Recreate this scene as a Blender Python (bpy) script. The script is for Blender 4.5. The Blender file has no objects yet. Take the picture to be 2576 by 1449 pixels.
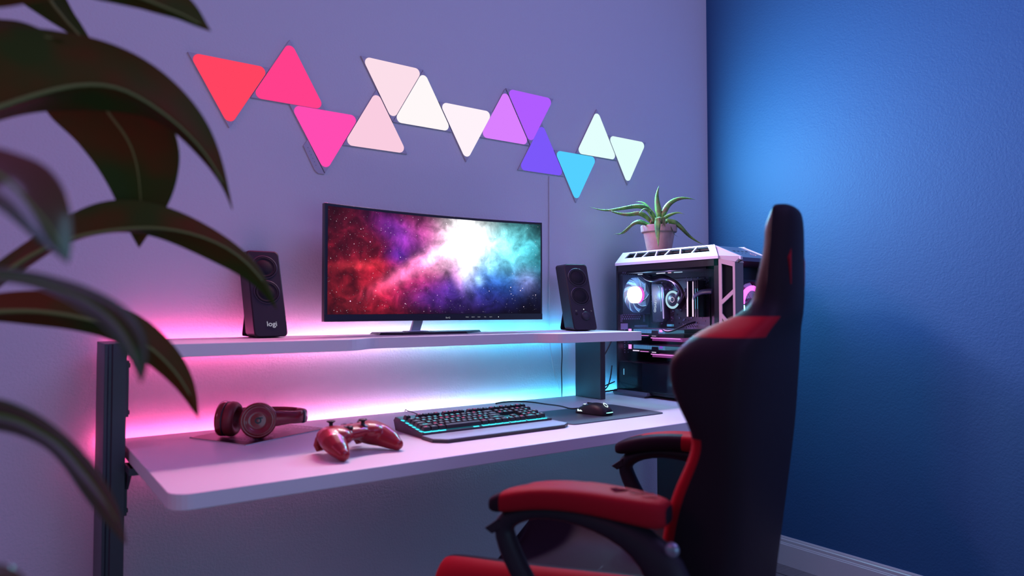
import bpy, bmesh, math, random
from mathutils import Vector, Matrix, Euler
from math import sin, cos, pi, radians, sqrt

SC = bpy.context.scene
COL = SC.collection
random.seed(7)

# ------------------------------------------------------------ camera, world, lights, exposure
cam_data = bpy.data.cameras.new('camera')
cam_data.sensor_width = 36.0
cam_data.lens = 24.626
cam_data.clip_start = 0.02
cam_data.dof.use_dof = True
cam_data.dof.focus_distance = 2.65
cam_data.dof.aperture_fstop = 2.4
cam = bpy.data.objects.new('camera', cam_data)
COL.objects.link(cam)
YAW, PIT, ROLL = 0.62682, 0.031309, -0.0011374
fw = Vector((sin(YAW)*cos(PIT), cos(YAW)*cos(PIT), sin(PIT)))
rt = Vector((cos(YAW), -sin(YAW), 0)); up = rt.cross(fw)
r2 = cos(ROLL)*rt + sin(ROLL)*up; u2 = -sin(ROLL)*rt + cos(ROLL)*up
cam.matrix_world = Matrix(((r2.x, u2.x, -fw.x, 0.0), (r2.y, u2.y, -fw.y, -2.2073), (r2.z, u2.z, -fw.z, 1.112), (0, 0, 0, 1)))
SC.camera = cam

SC.view_settings.view_transform = 'Standard'
SC.view_settings.look = 'None'
SC.view_settings.gamma = 1.0
SC.view_settings.use_curve_mapping = False
SC.view_settings.exposure = 0.0

def lin(c):
    return tuple(((v/255.0)/12.92 if v/255.0 <= .04045 else ((v/255.0+.055)/1.055)**2.4) for v in c)

world = bpy.data.worlds.new('world'); SC.world = world
world.use_nodes = True
wn = world.node_tree; wn.nodes.clear()
wo = wn.nodes.new('ShaderNodeOutputWorld'); wb = wn.nodes.new('ShaderNodeBackground')
wtc = wn.nodes.new('ShaderNodeTexCoord'); wsx = wn.nodes.new('ShaderNodeSeparateXYZ'); wr = wn.nodes.new('ShaderNodeValToRGB')
wn.links.new(wtc.outputs['Generated'], wsx.inputs[0])
wm = wn.nodes.new('ShaderNodeMapRange'); wm.inputs[1].default_value = -1; wm.inputs[2].default_value = 1
wn.links.new(wsx.outputs['X'], wm.inputs[0]); wn.links.new(wm.outputs[0], wr.inputs[0])
wr.color_ramp.elements[0].position = 0.0; wr.color_ramp.elements[0].color = (0.40, 0.10, 0.38, 1)
wr.color_ramp.elements[1].position = 1.0; wr.color_ramp.elements[1].color = (0.16, 0.20, 0.62, 1)
wz = wn.nodes.new('ShaderNodeMapRange'); wz.inputs[1].default_value = -.6; wz.inputs[2].default_value = .8; wz.inputs[3].default_value = .30; wz.inputs[4].default_value = 1.25
wn.links.new(wsx.outputs['Z'], wz.inputs[0])
wv = wn.nodes.new('ShaderNodeVectorMath'); wv.operation = 'SCALE'; wn.links.new(wr.outputs[0], wv.inputs[0]); wn.links.new(wz.outputs[0], wv.inputs['Scale'])
wx = wn.nodes.new('ShaderNodeMix'); wx.data_type = 'RGBA'; wz2 = wn.nodes.new('ShaderNodeMapRange'); wz2.inputs[1].default_value = -.15; wz2.inputs[2].default_value = .55
wn.links.new(wsx.outputs['Z'], wz2.inputs[0]); wn.links.new(wz2.outputs[0], wx.inputs[0])
wx.inputs[6].default_value = (.16, .40, .52, 1); wn.links.new(wv.outputs[0], wx.inputs[7])
wn.links.new(wx.outputs[2], wb.inputs['Color'])
wb.inputs['Strength'].default_value = 0.50
wn.links.new(wb.outputs[0], wo.inputs[0])

def area_light(name, loc, target, sx, sy, power, color):
    d = bpy.data.lights.new(name, 'AREA'); d.shape = 'RECTANGLE'; d.size = sx; d.size_y = sy
    d.energy = power; d.color = color
    o = bpy.data.objects.new(name, d); COL.objects.link(o)
    o.location = loc
    o.rotation_euler = (Vector(target)-Vector(loc)).to_track_quat('-Z', 'Y').to_euler()
    return o
area_light('ceiling_light', (1.8,-2.3,2.75), (1.6,-.6,.8), 2.0, 1.2, 21.0, (.47,.38,1.0))
area_light('left_fill_light', (-1.7,-1.1,2.2), (.1,0,1.4), .8, 1.0, 8.0, (1.0,.20,.52))  # added lamp without a real source, tints the left wall pinkish purple
area_light('low_fill_light', (.6,-4.0,.9), (.8,0,.6), 2.4, 1.2, 13.0, (.32,.60,.95))  # added low fill, brightens the wall below the desk with blue
# ------------------------------------------------------------ materials
MATS = {}
def mat(name, col, rough=.5, metal=0.0, bump=0.0, bscale=300.0, spec=.5, coat=0.0, emis=None, estr=0.0, var=0.0, vscale=20.0, detail=3.0):
    if name in MATS: return MATS[name]
    m = bpy.data.materials.new(name); m.use_nodes = True
    nt = m.node_tree; p = nt.nodes['Principled BSDF']
    p.inputs['Base Color'].default_value = (*col, 1)
    p.inputs['Roughness'].default_value = rough
    p.inputs['Metallic'].default_value = metal
    p.inputs['Specular IOR Level'].default_value = spec
    p.inputs['Coat Weight'].default_value = coat
    if emis:
        p.inputs['Emission Color'].default_value = (*emis, 1); p.inputs['Emission Strength'].default_value = estr
    tc = nt.nodes.new('ShaderNodeTexCoord')
    if bump:
        n = nt.nodes.new('ShaderNodeTexNoise'); n.inputs['Scale'].default_value = bscale; n.inputs['Detail'].default_value = detail
        b = nt.nodes.new('ShaderNodeBump'); b.inputs['Strength'].default_value = bump; b.inputs['Distance'].default_value = 0.002
        nt.links.new(tc.outputs['Object'], n.inputs['Vector']); nt.links.new(n.outputs['Fac'], b.inputs['Height'])
        nt.links.new(b.outputs[0], p.inputs['Normal'])
    if var:
        n = nt.nodes.new('ShaderNodeTexNoise'); n.inputs['Scale'].default_value = vscale; n.inputs['Detail'].default_value = 4
        mx = nt.nodes.new('ShaderNodeMix'); mx.data_type = 'RGBA'
        nt.links.new(tc.outputs['Object'], n.inputs['Vector']); nt.links.new(n.outputs['Fac'], mx.inputs[0])
        mx.inputs[6].default_value = (*[c*(1-var) for c in col], 1); mx.inputs[7].default_value = (*[min(1, c*(1+var)) for c in col], 1)
        nt.links.new(mx.outputs[2], p.inputs['Base Color'])
    MATS[name] = m
    return m
def emit(name, col, s):
    if name in MATS: return MATS[name]
    m = bpy.data.materials.new(name); m.use_nodes = True
    nt = m.node_tree; nt.nodes.clear()
    o = nt.nodes.new('ShaderNodeOutputMaterial'); e = nt.nodes.new('ShaderNodeEmission')
    e.inputs[0].default_value = (*col, 1); e.inputs[1].default_value = s
    nt.links.new(e.outputs[0], o.inputs[0]); MATS[name] = m
    return m

# ------------------------------------------------------------ mesh helpers
class MB:
    def __init__(s): s.v = []; s.f = []; s.m = []; s.cur = 0
    def add(s, vs, fs, M=None):
        b = len(s.v)
        for v in vs:
            v = Vector(v)
            s.v.append(M @ v if M else v)
        for f in fs: s.f.append(tuple(b+i for i in f)); s.m.append(s.cur)
        return s
    def box(s, a, b, M=None):
        (x0, y0, z0), (x1, y1, z1) = a, b
        return s.add([(x0,y0,z0),(x1,y0,z0),(x1,y1,z0),(x0,y1,z0),(x0,y0,z1),(x1,y0,z1),(x1,y1,z1),(x0,y1,z1)],
              [(0,3,2,1),(4,5,6,7),(0,1,5,4),(1,2,6,5),(2,3,7,6),(3,0,4,7)], M)
    def prism(s, poly, z0, z1, M=None, top=None):
        n = len(poly); t = top or poly
        vs = [(x,y,z0) for x,y in poly]+[(x,y,z1) for x,y in t]
        fs = [tuple(range(n))[::-1], tuple(range(n,2*n))]+[(i,(i+1)%n,n+(i+1)%n,n+i) for i in range(n)]
        return s.add(vs, fs, M)
    def lathe(s, prof, n=32, M=None, cap=True):
        k = len(prof); vs = []; fs = []
        for r, z in prof:
            for i in range(n): a = 2*pi*i/n; vs.append((r*cos(a), r*sin(a), z))
        for j in range(k-1):
            for i in range(n): fs.append((j*n+i, j*n+(i+1)%n, (j+1)*n+(i+1)%n, (j+1)*n+i))
        if cap:
            fs.append(tuple(range(n))[::-1]); fs.append(tuple((k-1)*n+i for i in range(n)))
        return s.add(vs, fs, M)
    def loft(s, rings, closed=True, cap=True):
        n = len(rings[0]); vs = [p for r in rings for p in r]; fs = []
        e = n if closed else n-1
        for j in range(len(rings)-1):
            for i in range(e): fs.append((j*n+i, j*n+(i+1)%n, (j+1)*n+(i+1)%n, (j+1)*n+i))
        if cap and closed:
            fs.append(tuple(range(n))[::-1]); fs.append(tuple((len(rings)-1)*n+i for i in range(n)))
        return s.add(vs, fs)
    def tube(s, pts, r, n=8, ry=None, side=None):
        pts = [Vector(p) for p in pts]; rings = []
        rr = r if isinstance(r, (list, tuple)) else [r]*len(pts)
        prev = None
        for i, p in enumerate(pts):
            t = (pts[min(i+1, len(pts)-1)]-pts[max(i-1, 0)]).normalized()
            if side is not None: x = Vector(side)
            elif prev is None: x = Vector((0,0,1)) if abs(t.z) < .9 else Vector((1,0,0))
            else: x = prev
            x = (x - t*x.dot(t)).normalized(); prev = x; y = t.cross(x)
            q = rr[i] if ry is None else (ry[i] if isinstance(ry, (list, tuple)) else ry)
            rings.append([p + x*rr[i]*cos(2*pi*k/n) + y*q*sin(2*pi*k/n) for k in range(n)])
        return s.loft(rings)
    def build(s, name, material, parent=None, bevel=0, seg=2, smooth=False, sub=0, loc=None, rot=None, mods=()):
        me = bpy.data.meshes.new(name); me.from_pydata([tuple(v) for v in s.v], [], s.f); me.update()
        bm = bmesh.new(); bm.from_mesh(me); bmesh.ops.recalc_face_normals(bm, faces=bm.faces); bm.to_mesh(me); bm.free()
        for m in (material if isinstance(material, (list, tuple)) else [material]): me.materials.append(m)
        for i, p in enumerate(me.polygons): p.material_index = s.m[i]; p.use_smooth = smooth or bool(sub)
        o = bpy.data.objects.new(name, me); COL.objects.link(o)
        if bevel:
            b = o.modifiers.new('bevel', 'BEVEL'); b.width = bevel; b.segments = seg; b.limit_method = 'ANGLE'; b.angle_limit = radians(40)
        if sub:
            b = o.modifiers.new('subsurf', 'SUBSURF'); b.levels = sub; b.render_levels = sub
        if parent: o.parent = parent
        if loc is not None: o.location = loc
        if rot is not None: o.rotation_euler = rot
        return o
def tag(o, label, cat, group=None, kind=None):
    o['label'] = label; o['category'] = cat
    if group: o['group'] = group
    if kind: o['kind'] = kind
    return o
def thing(name, label, cat, loc=(0,0,0), rz=0.0, group=None):
    o = bpy.data.objects.new(name, None); COL.objects.link(o); o.empty_display_size = .05
    o.location = loc; o.rotation_euler = (0, 0, rz)
    return tag(o, label, cat, group)
def struct(name, mb, m, **k):
    o = mb.build(name, m, **k); o['kind'] = 'structure'; return o
def T(x=0, y=0, z=0, rx=0, ry=0, rz=0, s=(1,1,1)):
    return Matrix.Translation((x,y,z)) @ Euler((rx,ry,rz)).to_matrix().to_4x4() @ Matrix.Diagonal((*s,1))
def rrect(x0, y0, x1, y1, r, n=5):
    out = []
    for cx, cy, a0 in ((x1-r, y1-r, 0), (x0+r, y1-r, pi/2), (x0+r, y0+r, pi), (x1-r, y0+r, 3*pi/2)):
        for i in range(n+1): a = a0+pi/2*i/n; out.append((cx+r*cos(a), cy+r*sin(a)))
    return out
def blob(name, parts, material, parent, voxel=.002, smooth_it=6, sub=0):
    """organic solid: ellipsoids / tubes fused by a voxel remesh"""
    mb = MB()
    for p in parts:
        if p[0] == 'e':
            _, c, r, *e = p
            M = T(*c, *(e[0] if e else (0,0,0)), s=r)
            prof = [(max(1e-4, sin(pi*i/10)), -cos(pi*i/10)) for i in range(11)]
            mb.lathe(prof, 20, M)
        elif p[0] == 't': mb.tube(p[1], p[2], 14, p[3] if len(p) > 3 else None, p[4] if len(p) > 4 else None)
        elif p[0] == 'b': mb.box(p[1], p[2], p[3] if len(p) > 3 else None)
    o = mb.build(name, material, parent, smooth=True)
    r = o.modifiers.new('fuse', 'REMESH'); r.mode = 'VOXEL'; r.voxel_size = voxel; r.use_smooth_shade = True
    s = o.modifiers.new('smooth', 'SMOOTH'); s.factor = .5; s.iterations = smooth_it
    # bake the result into the mesh
    dg = bpy.context.evaluated_depsgraph_get(); me = bpy.data.meshes.new_from_object(o.evaluated_get(dg))
    o.modifiers.clear(); o.data = me
    for p in me.polygons: p.use_smooth = True
    return o
def text(name, s, size, material, parent, M, ext=.0003, bold=0.0, sx=1.0):
    c = bpy.data.curves.new(name, 'FONT'); c.body = s; c.size = size; c.extrude = ext; c.offset = bold
    c.align_x = 'CENTER'; c.align_y = 'CENTER'
    t = bpy.data.objects.new(name, c); COL.objects.link(t)
    dg = bpy.context.evaluated_depsgraph_get(); me = bpy.data.meshes.new_from_object(t.evaluated_get(dg))
    bpy.data.objects.remove(t); me.transform(M @ Matrix.Diagonal((sx,1,1,1)))
    me.materials.clear(); me.materials.append(material)
    o = bpy.data.objects.new(name, me); COL.objects.link(o); o.parent = parent
    return o
def basis(o, x, y, z):
    """matrix with origin o and the given axes as columns"""
    return Matrix(((x[0],y[0],z[0],o[0]),(x[1],y[1],z[1],o[1]),(x[2],y[2],z[2],o[2]),(0,0,0,1)))
def copy_tree(o, parent=None):
    c = o.copy(); COL.objects.link(c); c.parent = parent
    for ch in list(o.children): copy_tree(ch, c)
    return c
# ------------------------------------------------------------ setting
def wall_mat(name, col):
    if name in MATS: return MATS[name]
    m = mat(name, col, .62, spec=.35)
    nt = m.node_tree; p = nt.nodes['Principled BSDF']
    tc = nt.nodes.new('ShaderNodeTexCoord')
    n1 = nt.nodes.new('ShaderNodeTexNoise'); n1.inputs['Scale'].default_value = 125; n1.inputs['Detail'].default_value = 4; n1.inputs['Distortion'].default_value = .25
    n2 = nt.nodes.new('ShaderNodeTexNoise'); n2.inputs['Scale'].default_value = 14; n2.inputs['Detail'].default_value = 2
    mm = nt.nodes.new('ShaderNodeMath'); mm.operation = 'MULTIPLY_ADD'; mm.inputs[1].default_value = .6
    b = nt.nodes.new('ShaderNodeBump'); b.inputs['Strength'].default_value = .75; b.inputs['Distance'].default_value = .0019
    nt.links.new(tc.outputs['Object'], n1.inputs['Vector']); nt.links.new(tc.outputs['Object'], n2.inputs['Vector'])
    nt.links.new(n2.outputs['Fac'], mm.inputs[0]); nt.links.new(n1.outputs['Fac'], mm.inputs[2])
    nt.links.new(mm.outputs[0], b.inputs['Height']); nt.links.new(b.outputs[0], p.inputs['Normal'])
    return m
W_BACK = wall_mat('pale_wall_paint', (.60,.60,.66))
W_RIGHT = wall_mat('navy_wall_paint', (.026,.105,.255))
WHITE_TRIM = mat('white_trim_paint', (.62,.62,.64), .35)
struct('wall_back', MB().box((-2.2, 0, 0), (2.787, .12, 2.9)), W_BACK)
struct('wall_right', MB().box((2.787, -4.2, 0), (2.907, .12, 2.9)), W_RIGHT)
# floor of grey boards
fm = mat('grey_floor_boards', (.30,.28,.28), .45)
nt = fm.node_tree; p = nt.nodes['Principled BSDF']
tc = nt.nodes.new('ShaderNodeTexCoord'); mp = nt.nodes.new('ShaderNodeMapping'); mp.inputs['Scale'].default_value = (1.2, 9, 1)
br = nt.nodes.new('ShaderNodeTexBrick'); br.inputs['Scale'].default_value = 1.0; br.inputs['Mortar Size'].default_value = .006
br.inputs['Color1'].default_value = (.30,.28,.28,1); br.inputs['Color2'].default_value = (.22,.205,.21,1); br.inputs['Mortar'].default_value = (.06,.055,.06,1)
br.inputs['Brick Width'].default_value = 1.6; br.inputs['Row Height'].default_value = 1.5
nz = nt.nodes.new('ShaderNodeTexNoise'); nz.inputs['Scale'].default_value = 3; nz.inputs['Detail'].default_value = 6
mp2 = nt.nodes.new('ShaderNodeMapping'); mp2.inputs['Scale'].default_value = (1, 22, 1)
mx = nt.nodes.new('ShaderNodeMix'); mx.data_type = 'RGBA'; mx.blend_type = 'MULTIPLY'; mx.inputs[0].default_value = .5
nt.links.new(tc.outputs['Object'], mp.inputs[0]); nt.links.new(mp.outputs[0], br.inputs['Vector'])
nt.links.new(tc.outputs['Object'], mp2.inputs[0]); nt.links.new(mp2.outputs[0], nz.inputs['Vector'])
nt.links.new(br.outputs['Color'], mx.inputs[6]); nt.links.new(nz.outputs['Fac'], mx.inputs[7]); nt.links.new(mx.outputs[2], p.inputs['Base Color'])
struct('floor', MB().box((-2.2, -4.2, -.1), (2.907, .12, 0)), fm)
def baseboard(name, M, L):
    prof = [(0,0),(.016,0),(.016,.088),(.0135,.091),(.0135,.094),(.011,.097),(.011,.108),(.007,.112),(.007,.115),(.004,.121),(0,.121)]
    mb = MB(); rings = [[M @ Vector((d, t, z)) for d, z in prof] for t in (0, L)]
    mb.loft(rings); struct(name, mb, WHITE_TRIM)
baseboard('baseboard_right', Matrix.Translation((2.787,-4.2,0)) @ Matrix(((-1,0,0,0),(0,1,0,0),(0,0,1,0),(0,0,0,1))), 4.18)
baseboard('baseboard_back', Matrix.Translation((-2.2,0,0)) @ Matrix(((0,1,0,0),(-1,0,0,0),(0,0,1,0),(0,0,0,1))), 4.97)

# ------------------------------------------------------------ light panels
SO = .24
def tri_pts(side, up, n=7, r=.0):
    h = side*sqrt(3)/2
    base = [(-side/2,-h/3),(side/2,-h/3),(0,2*h/3)]
    if not up: base = [(-x,-z) for x,z in base]
    if r == 0: return base
    out = []
    for i in range(3):
        p = Vector(base[i]); a = Vector(base[i-1]); b = Vector(base[(i+1)%3])
        da = (a-p).normalized(); db = (b-p).normalized()
        d = r/math.tan(radians(30)); c = p + (da+db).normalized()*(r/sin(radians(30)))
        s0 = p+da*d; s1 = p+db*d
        a0 = math.atan2(s0.y-c.y, s0.x-c.x); a1 = math.atan2(s1.y-c.y, s1.x-c.x)
        dd = (a1-a0+pi) % (2*pi)-pi
        for k in range(n+1): t = a0+dd*k/n; out.append((c.x+r*cos(t), c.y+r*sin(t)))
    return out
PANELS = [
 (.482,.614,-1,(255,68,98),  'glowing coral red triangle light panel, leftmost on the wall', (1,.05,.10), 1.0),
 (.643,.645, 1,(255,64,140), 'glowing rose pink triangle light panel pointing up beside the coral red one', (1,.06,.25), 1.0),
 (.750,.522,-1,(255,76,178), 'glowing magenta pink triangle light panel with the control box at its side', (1,.08,.40), 1.0),
 (.910,.551, 1,(250,205,225),'pale pink upward triangle light panel right of the magenta one', (1,.60,.74), 1.2),
 (.965,.707,-1,(252,222,234),'pale pink downward triangle light panel, upper one of the white cluster', (1,.72,.82), 1.2),
 (1.072,.645,1,(255,248,249),'warm white upward triangle light panel above the monitor', (1,.92,.94), 1.3),
 (1.235,.615,-1,(255,242,250),'warm white downward triangle light panel left of the violet one', (1,.88,.95), 1.3),
 (1.393,.644,1,(218,128,255),'light orchid upward triangle light panel left of the purple one', (.70,.22,1), 1.0),
 (1.503,.708,-1,(176,92,255),'bright purple downward triangle light panel, highest of the violet trio', (.43,.11,1), 1.0),
 (1.554,.552,1,(124,88,250),'indigo upward triangle light panel with the white cable below it', (.2,.1,1), 1.0),
 (1.717,.521,-1,(84,208,255),'sky blue downward triangle light panel hanging lowest', (.1,.65,1), 1.0),
 (1.823,.645,1,(228,255,253),'icy white upward triangle light panel right of the blue one', (.30,.85,1), 2.3),
 (1.986,.615,-1,(225,255,252),'icy white downward triangle light panel, rightmost on the wall', (.26,.80,1), 2.8),
]
CASING = mat('panel_casing', (.42,.41,.50), .45)
KS = .24/.214
for i, (cx, cz, up_, rgb, label, lc, k) in enumerate(PANELS):
    X = cx*KS; Z = cz*KS+1.112
    t = thing('light_panel', label, 'light panel', (X, 0, Z), 0, 'triangle light panels on the wall')
    Mx = basis((0,0,0), (1,0,0), (0,0,1), (0,-1,0))
    MB().prism(tri_pts(SO-.0015, up_ > 0), .0005, .0068, Mx).build('casing', CASING, t, bevel=.0006)
    MB().prism(tri_pts(SO-.0046, up_ > 0, 8, .0180), .0068, .0086, Mx).build('light_face', emit('panel_glow_%d' % i, lin(rgb), 1.0), t)
    d = bpy.data.lights.new('panel_light', 'AREA'); d.shape = 'DISK'; d.size = .13
    d.energy = 4.6*k; d.color = lc
    lo = bpy.data.objects.new('panel_light', d); COL.objects.link(lo); lo.parent = t
    lo.location = (0, -.0095, 0); lo.rotation_euler = (-pi/2, 0, 0)
# control box on the magenta panel
cb = MB(); Mx = basis((0,0,0), (1,0,0), (0,0,1), (0,-1,0))
cb.prism([(.782,1.662),(.768,1.640),(.806,1.566),(.818,1.556),(.840,1.556)], .0005, .0055, Mx)
c = cb.build('control_box', CASING, bevel=.001); tag(c, 'slim grey touch control box on the lower left side of the magenta panel', 'controller')
for k in range(6):
    a = .15+.13*k; MB().lathe([(.0016,0),(.0016,.0003)], 10, Mx @ T(.776+.036*a*1.15+.001, 1.648-.083*a, .0056)).build('touch_button', mat('button_dark', (.25,.25,.3), .5), c)
# white power cable of the panels
def cable(name, pts, r, m, label, cat='cable', n=6):
    # Catmull-Rom through the points
    P = [Vector(p) for p in pts]; P = [P[0]]+P+[P[-1]]; out = []
    for i in range(1, len(P)-2):
        for k in range(8):
            t = k/8; a, b, c_, d = P[i-1:i+3]
            out.append(.5*((2*b)+(-a+c_)*t+(2*a-5*b+4*c_-d)*t*t+(-a+3*b-3*c_+d)*t**3))
    out.append(P[-2])
    o = MB().tube(out, r, n).build(name, m, smooth=True)
    return tag(o, label, cat)
WHITE_CABLE = mat('white_cable', (.6,.58,.62), .4); BLACK_CABLE = mat('black_cable', (.012,.012,.015), .45)
cable('power_cable', [(1.783,-.004,1.655),(1.783,-.004,1.4),(1.782,-.005,1.1),(1.779,-.012,.99),(1.790,-.013,.90),(1.806,-.013,.84),(1.828,-.012,.768),(1.83,-.012,.6)], .0024, WHITE_CABLE, 'thin white power cable running down the wall from the indigo panel')

# ------------------------------------------------------------ desk
DESK_WHITE = mat('white_laminate', (.68,.655,.68), .42, bump=.05, bscale=900)
DARK_METAL = mat('dark_powder_steel', (.035,.035,.05), .42, bump=.1, bscale=1500)
desk = thing('desk', 'wide white gaming desk with a raised shelf and dark posts against the wall', 'desk', (.2,0,0))
O = Vector((-.2,0,0))
ZT = .765
def off(poly): return [(x-.2, y) for x, y in poly]
MB().prism(off([(.257,-.040),(.257,-.726)]+[(.297-.04*cos(a), -.726-.04*sin(a)) for a in [pi/2*k/6 for k in range(1,7)]]+[(2.265,-.766)]+[(2.265+.04*sin(a), -.726-.04*cos(a)) for a in [pi/2*k/6 for k in range(1,7)]]+[(2.305,-.040)]), ZT-.032, ZT).build('desktop', DESK_WHITE, desk, bevel=.002)
# shelf with deeper wings at both ends
ZS = 1.0325
sh = [(.2485,-.042),(.2485,-.36)]+[(.2835-.035*cos(a), -.365-.035*sin(a)) for a in [pi/2*k/4 for k in range(1,5)]]
def ease(x0, y0, x1, y1, n=8): return [(x0+(x1-x0)*t, y0+(y1-y0)*(t*t*(3-2*t))) for t in [k/n for k in range(n+1)]]
sh += ease(.755,-.402,.880,-.334) + ease(1.43,-.336,1.525,-.408) + [(1.885,-.410),(1.895,-.40),(1.895,-.042)]
MB().prism(off(sh), ZS-.032, ZS).build('shelf', DESK_WHITE, desk, bevel=.0015)
def post(x0, x1, y0, y1, z0, z1):
    mb = MB(); mb.box((x0,y0,z0),(x1,y1,z1))
    o = mb.build('post', DARK_METAL, desk, bevel=.002)
    return o
POSTL = (.2-.2, .248-.2)
# left post : I-profile with grooves, from floor to shelf
mb = MB(); xs = [0,.048]
mb.prism([(0,-.235),(.007,-.235),(.009,-.231),(.016,-.231),(.018,-.235),(.048,-.235),(.048,-.205),(.040,-.20),(.040,-.10),(.048,-.095),(.048,-.06),(0,-.06)], 0, 1.03)
mb.build('post', DARK_METAL, desk, bevel=.001)
MB().box((0,-.0585,0),(.048,-.0585+.0015,1.0)).build('post_cap', DARK_METAL, desk)
MB().box((1.870-.2,-.208,ZT),(1.896-.2,-.060,ZS-.032)).build('post', DARK_METAL, desk, bevel=.002)
MB().box((2.262-.2,-.310,0),(2.300-.2,-.135,ZT-.032)).build('leg', DARK_METAL, desk, bevel=.002)
# brackets on the left post
for z0, z1 in ((.845,.985),(.60,.72)):
    mb = MB(); mb.box((.048,-.215,z0),(.056,-.10,z1))
    for zz in (z0+.01, z1-.012): mb.lathe([(.006,0),(.006,.004)], 12, T(.056,-.20,zz, 0, pi/2, 0))
    mb.build('bracket', DARK_METAL, desk, bevel=.001)
mb = MB(); mb.add([(.052,-.215,ZT-.033),(.052,-.30,ZT-.033),(.052,-.215,ZT-.10),(.058,-.215,ZT-.033),(.058,-.30,ZT-.033),(.058,-.215,ZT-.10)], [(0,1,2),(3,5,4),(0,3,4,1),(1,4,5,2),(2,5,3,0)])
mb.box((.048,-.215,ZT-.05),(.09,-.30,ZT-.033)); mb.build('desk_bracket', DARK_METAL, desk)
mb = MB(); mb.box((.30,-.12,ZT-.06),(2.1,-.09,ZT-.033)); mb.build('rear_beam', DARK_METAL, desk)
# LED strips tucked behind shelf and desktop
def led(name, x0, x1, y, z, label, strength, seg=26):
    t = thing(name, label, 'led strip', (x0, y, z), 0, 'led strips behind the desk')
    MB().box((0,.0,-.006),(x1-x0,.0025,.006)).build('tape', mat('led_tape', (.5,.5,.5), .5), t)
    m = bpy.data.materials.new(name+'_glow'); m.use_nodes = True; nt = m.node_tree; nt.nodes.clear()
    o_ = nt.nodes.new('ShaderNodeOutputMaterial'); e = nt.nodes.new('ShaderNodeEmission'); tc = nt.nodes.new('ShaderNodeTexCoord')
    sp = nt.nodes.new('ShaderNodeSeparateXYZ'); mr = nt.nodes.new('ShaderNodeMapRange'); mr.inputs[2].default_value = x1-x0
    rp = nt.nodes.new('ShaderNodeValToRGB'); cr = rp.color_ramp; cr.elements[0].position = 0; cr.elements[1].position = 1
    cols = LED_COLS
    cr.elements[0].color = (*cols[0][1], 1); cr.elements[1].color = (*cols[-1][1], 1)
    for q, c_ in cols[1:-1]: el = cr.elements.new(q); el.color = (*c_, 1)
    nt.links.new(tc.outputs['Object'], sp.inputs[0]); nt.links.new(sp.outputs['X'], mr.inputs[0]); nt.links.new(mr.outputs[0], rp.inputs[0])
    nt.links.new(rp.outputs[0], e.inputs[0]); e.inputs[1].default_value = strength; nt.links.new(e.outputs[0], o_.inputs[0])
    MB().box((0,.0025,-.004),(x1-x0,.004,.004)).build('diodes', m, t)
    return t
LED_COLS = [(0,(1,.08,.30)),(.22,(1,.14,.42)),(.42,(.76,.38,.70)),(.60,(.27,.47,.69)),(.78,(.06,.50,.80)),(1,(.04,.42,.85))]
led('led_strip', .215, 2.2, -.0398, ZT-.012, 'led strip behind the back edge of the desktop, pink to cyan', 72.0)
led('led_strip', .255, 1.88, -.0418, ZS-.012, 'led strip behind the back edge of the raised shelf, pink to cyan', 66.0)
cable('shelf_cable', [(1.824,-.03,1.0),(1.826,-.03,.93),(1.823,-.03,.87),(1.826,-.028,.80),(1.832,-.02,.70)], .0022, BLACK_CABLE, 'black cable hanging between shelf and desktop left of the dark post')
for q, (pts, lab) in enumerate([
   ([(2.046,-.09,.99),(2.02,-.09,.95),(1.98,-.085,.90),(1.899,-.08,.87)], 'black cable slanting down from the tower to behind the dark post, uppermost'),
   ([(2.055,-.08,.88),(2.03,-.09,.815),(1.99,-.10,.785),(1.899,-.11,.772)], 'black cable bowing steeply down from the tower towards the post foot'),
   ([(2.05,-.10,.815),(2.01,-.10,.805),(1.97,-.10,.795),(1.899,-.10,.782)], 'black cable gently arched between post and tower, above the lowest'),
   ([(2.05,-.12,.785),(2.01,-.12,.782),(1.96,-.12,.780),(1.899,-.12,.772)], 'thick black cable lying nearly level on the desk between post and tower')]):
    cable('tower_cable', pts, .0028 if q != 3 else .0035, BLACK_CABLE, lab)['group'] = 'cables between post and tower'

# ------------------------------------------------------------ monitor (curved)
BEZEL = mat('black_bezel_plastic', (.022,.022,.03), .32)
SILVER = mat('brushed_silver', (.62,.62,.70), .35, .6)
mon = thing('monitor', 'curved ultrawide monitor showing a red and blue nebula, on the shelf', 'monitor', (1.18,-.15,ZS))
RC = 1.8; HWM = .4125
def arc(x, y_off=0): # front surface: concave towards viewer
    return (x, -(RC - sqrt(RC*RC-x*x)) + y_off)
ZB, ZTM = .0445, .4005
def curved_slab(x0, x1, z0, z1, f, b, n=28):
    rings = []
    for i in range(n+1):
        x = x0+(x1-x0)*i/n; _, y = arc(x)
        rings.append([Vector((x,y+f,z0)),Vector((x,y+b,z0)),Vector((x,y+b,z1)),Vector((x,y+f,z1))])
    return MB().loft(rings)
curved_slab(-HWM, HWM, ZB, ZTM, .0, .022).build('housing', BEZEL, mon, bevel=.002)
curved_slab(-.27, .27, ZB+.05, ZTM-.05, .0225, .05).build('rear_cover', BEZEL, mon, bevel=.006)
curved_slab(-HWM+.001, HWM-.001, ZB+.0005, ZB+.0215, -.0012, -.0001).build('chin', mat('chin_plastic', (.028,.03,.042), .25), mon)
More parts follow.
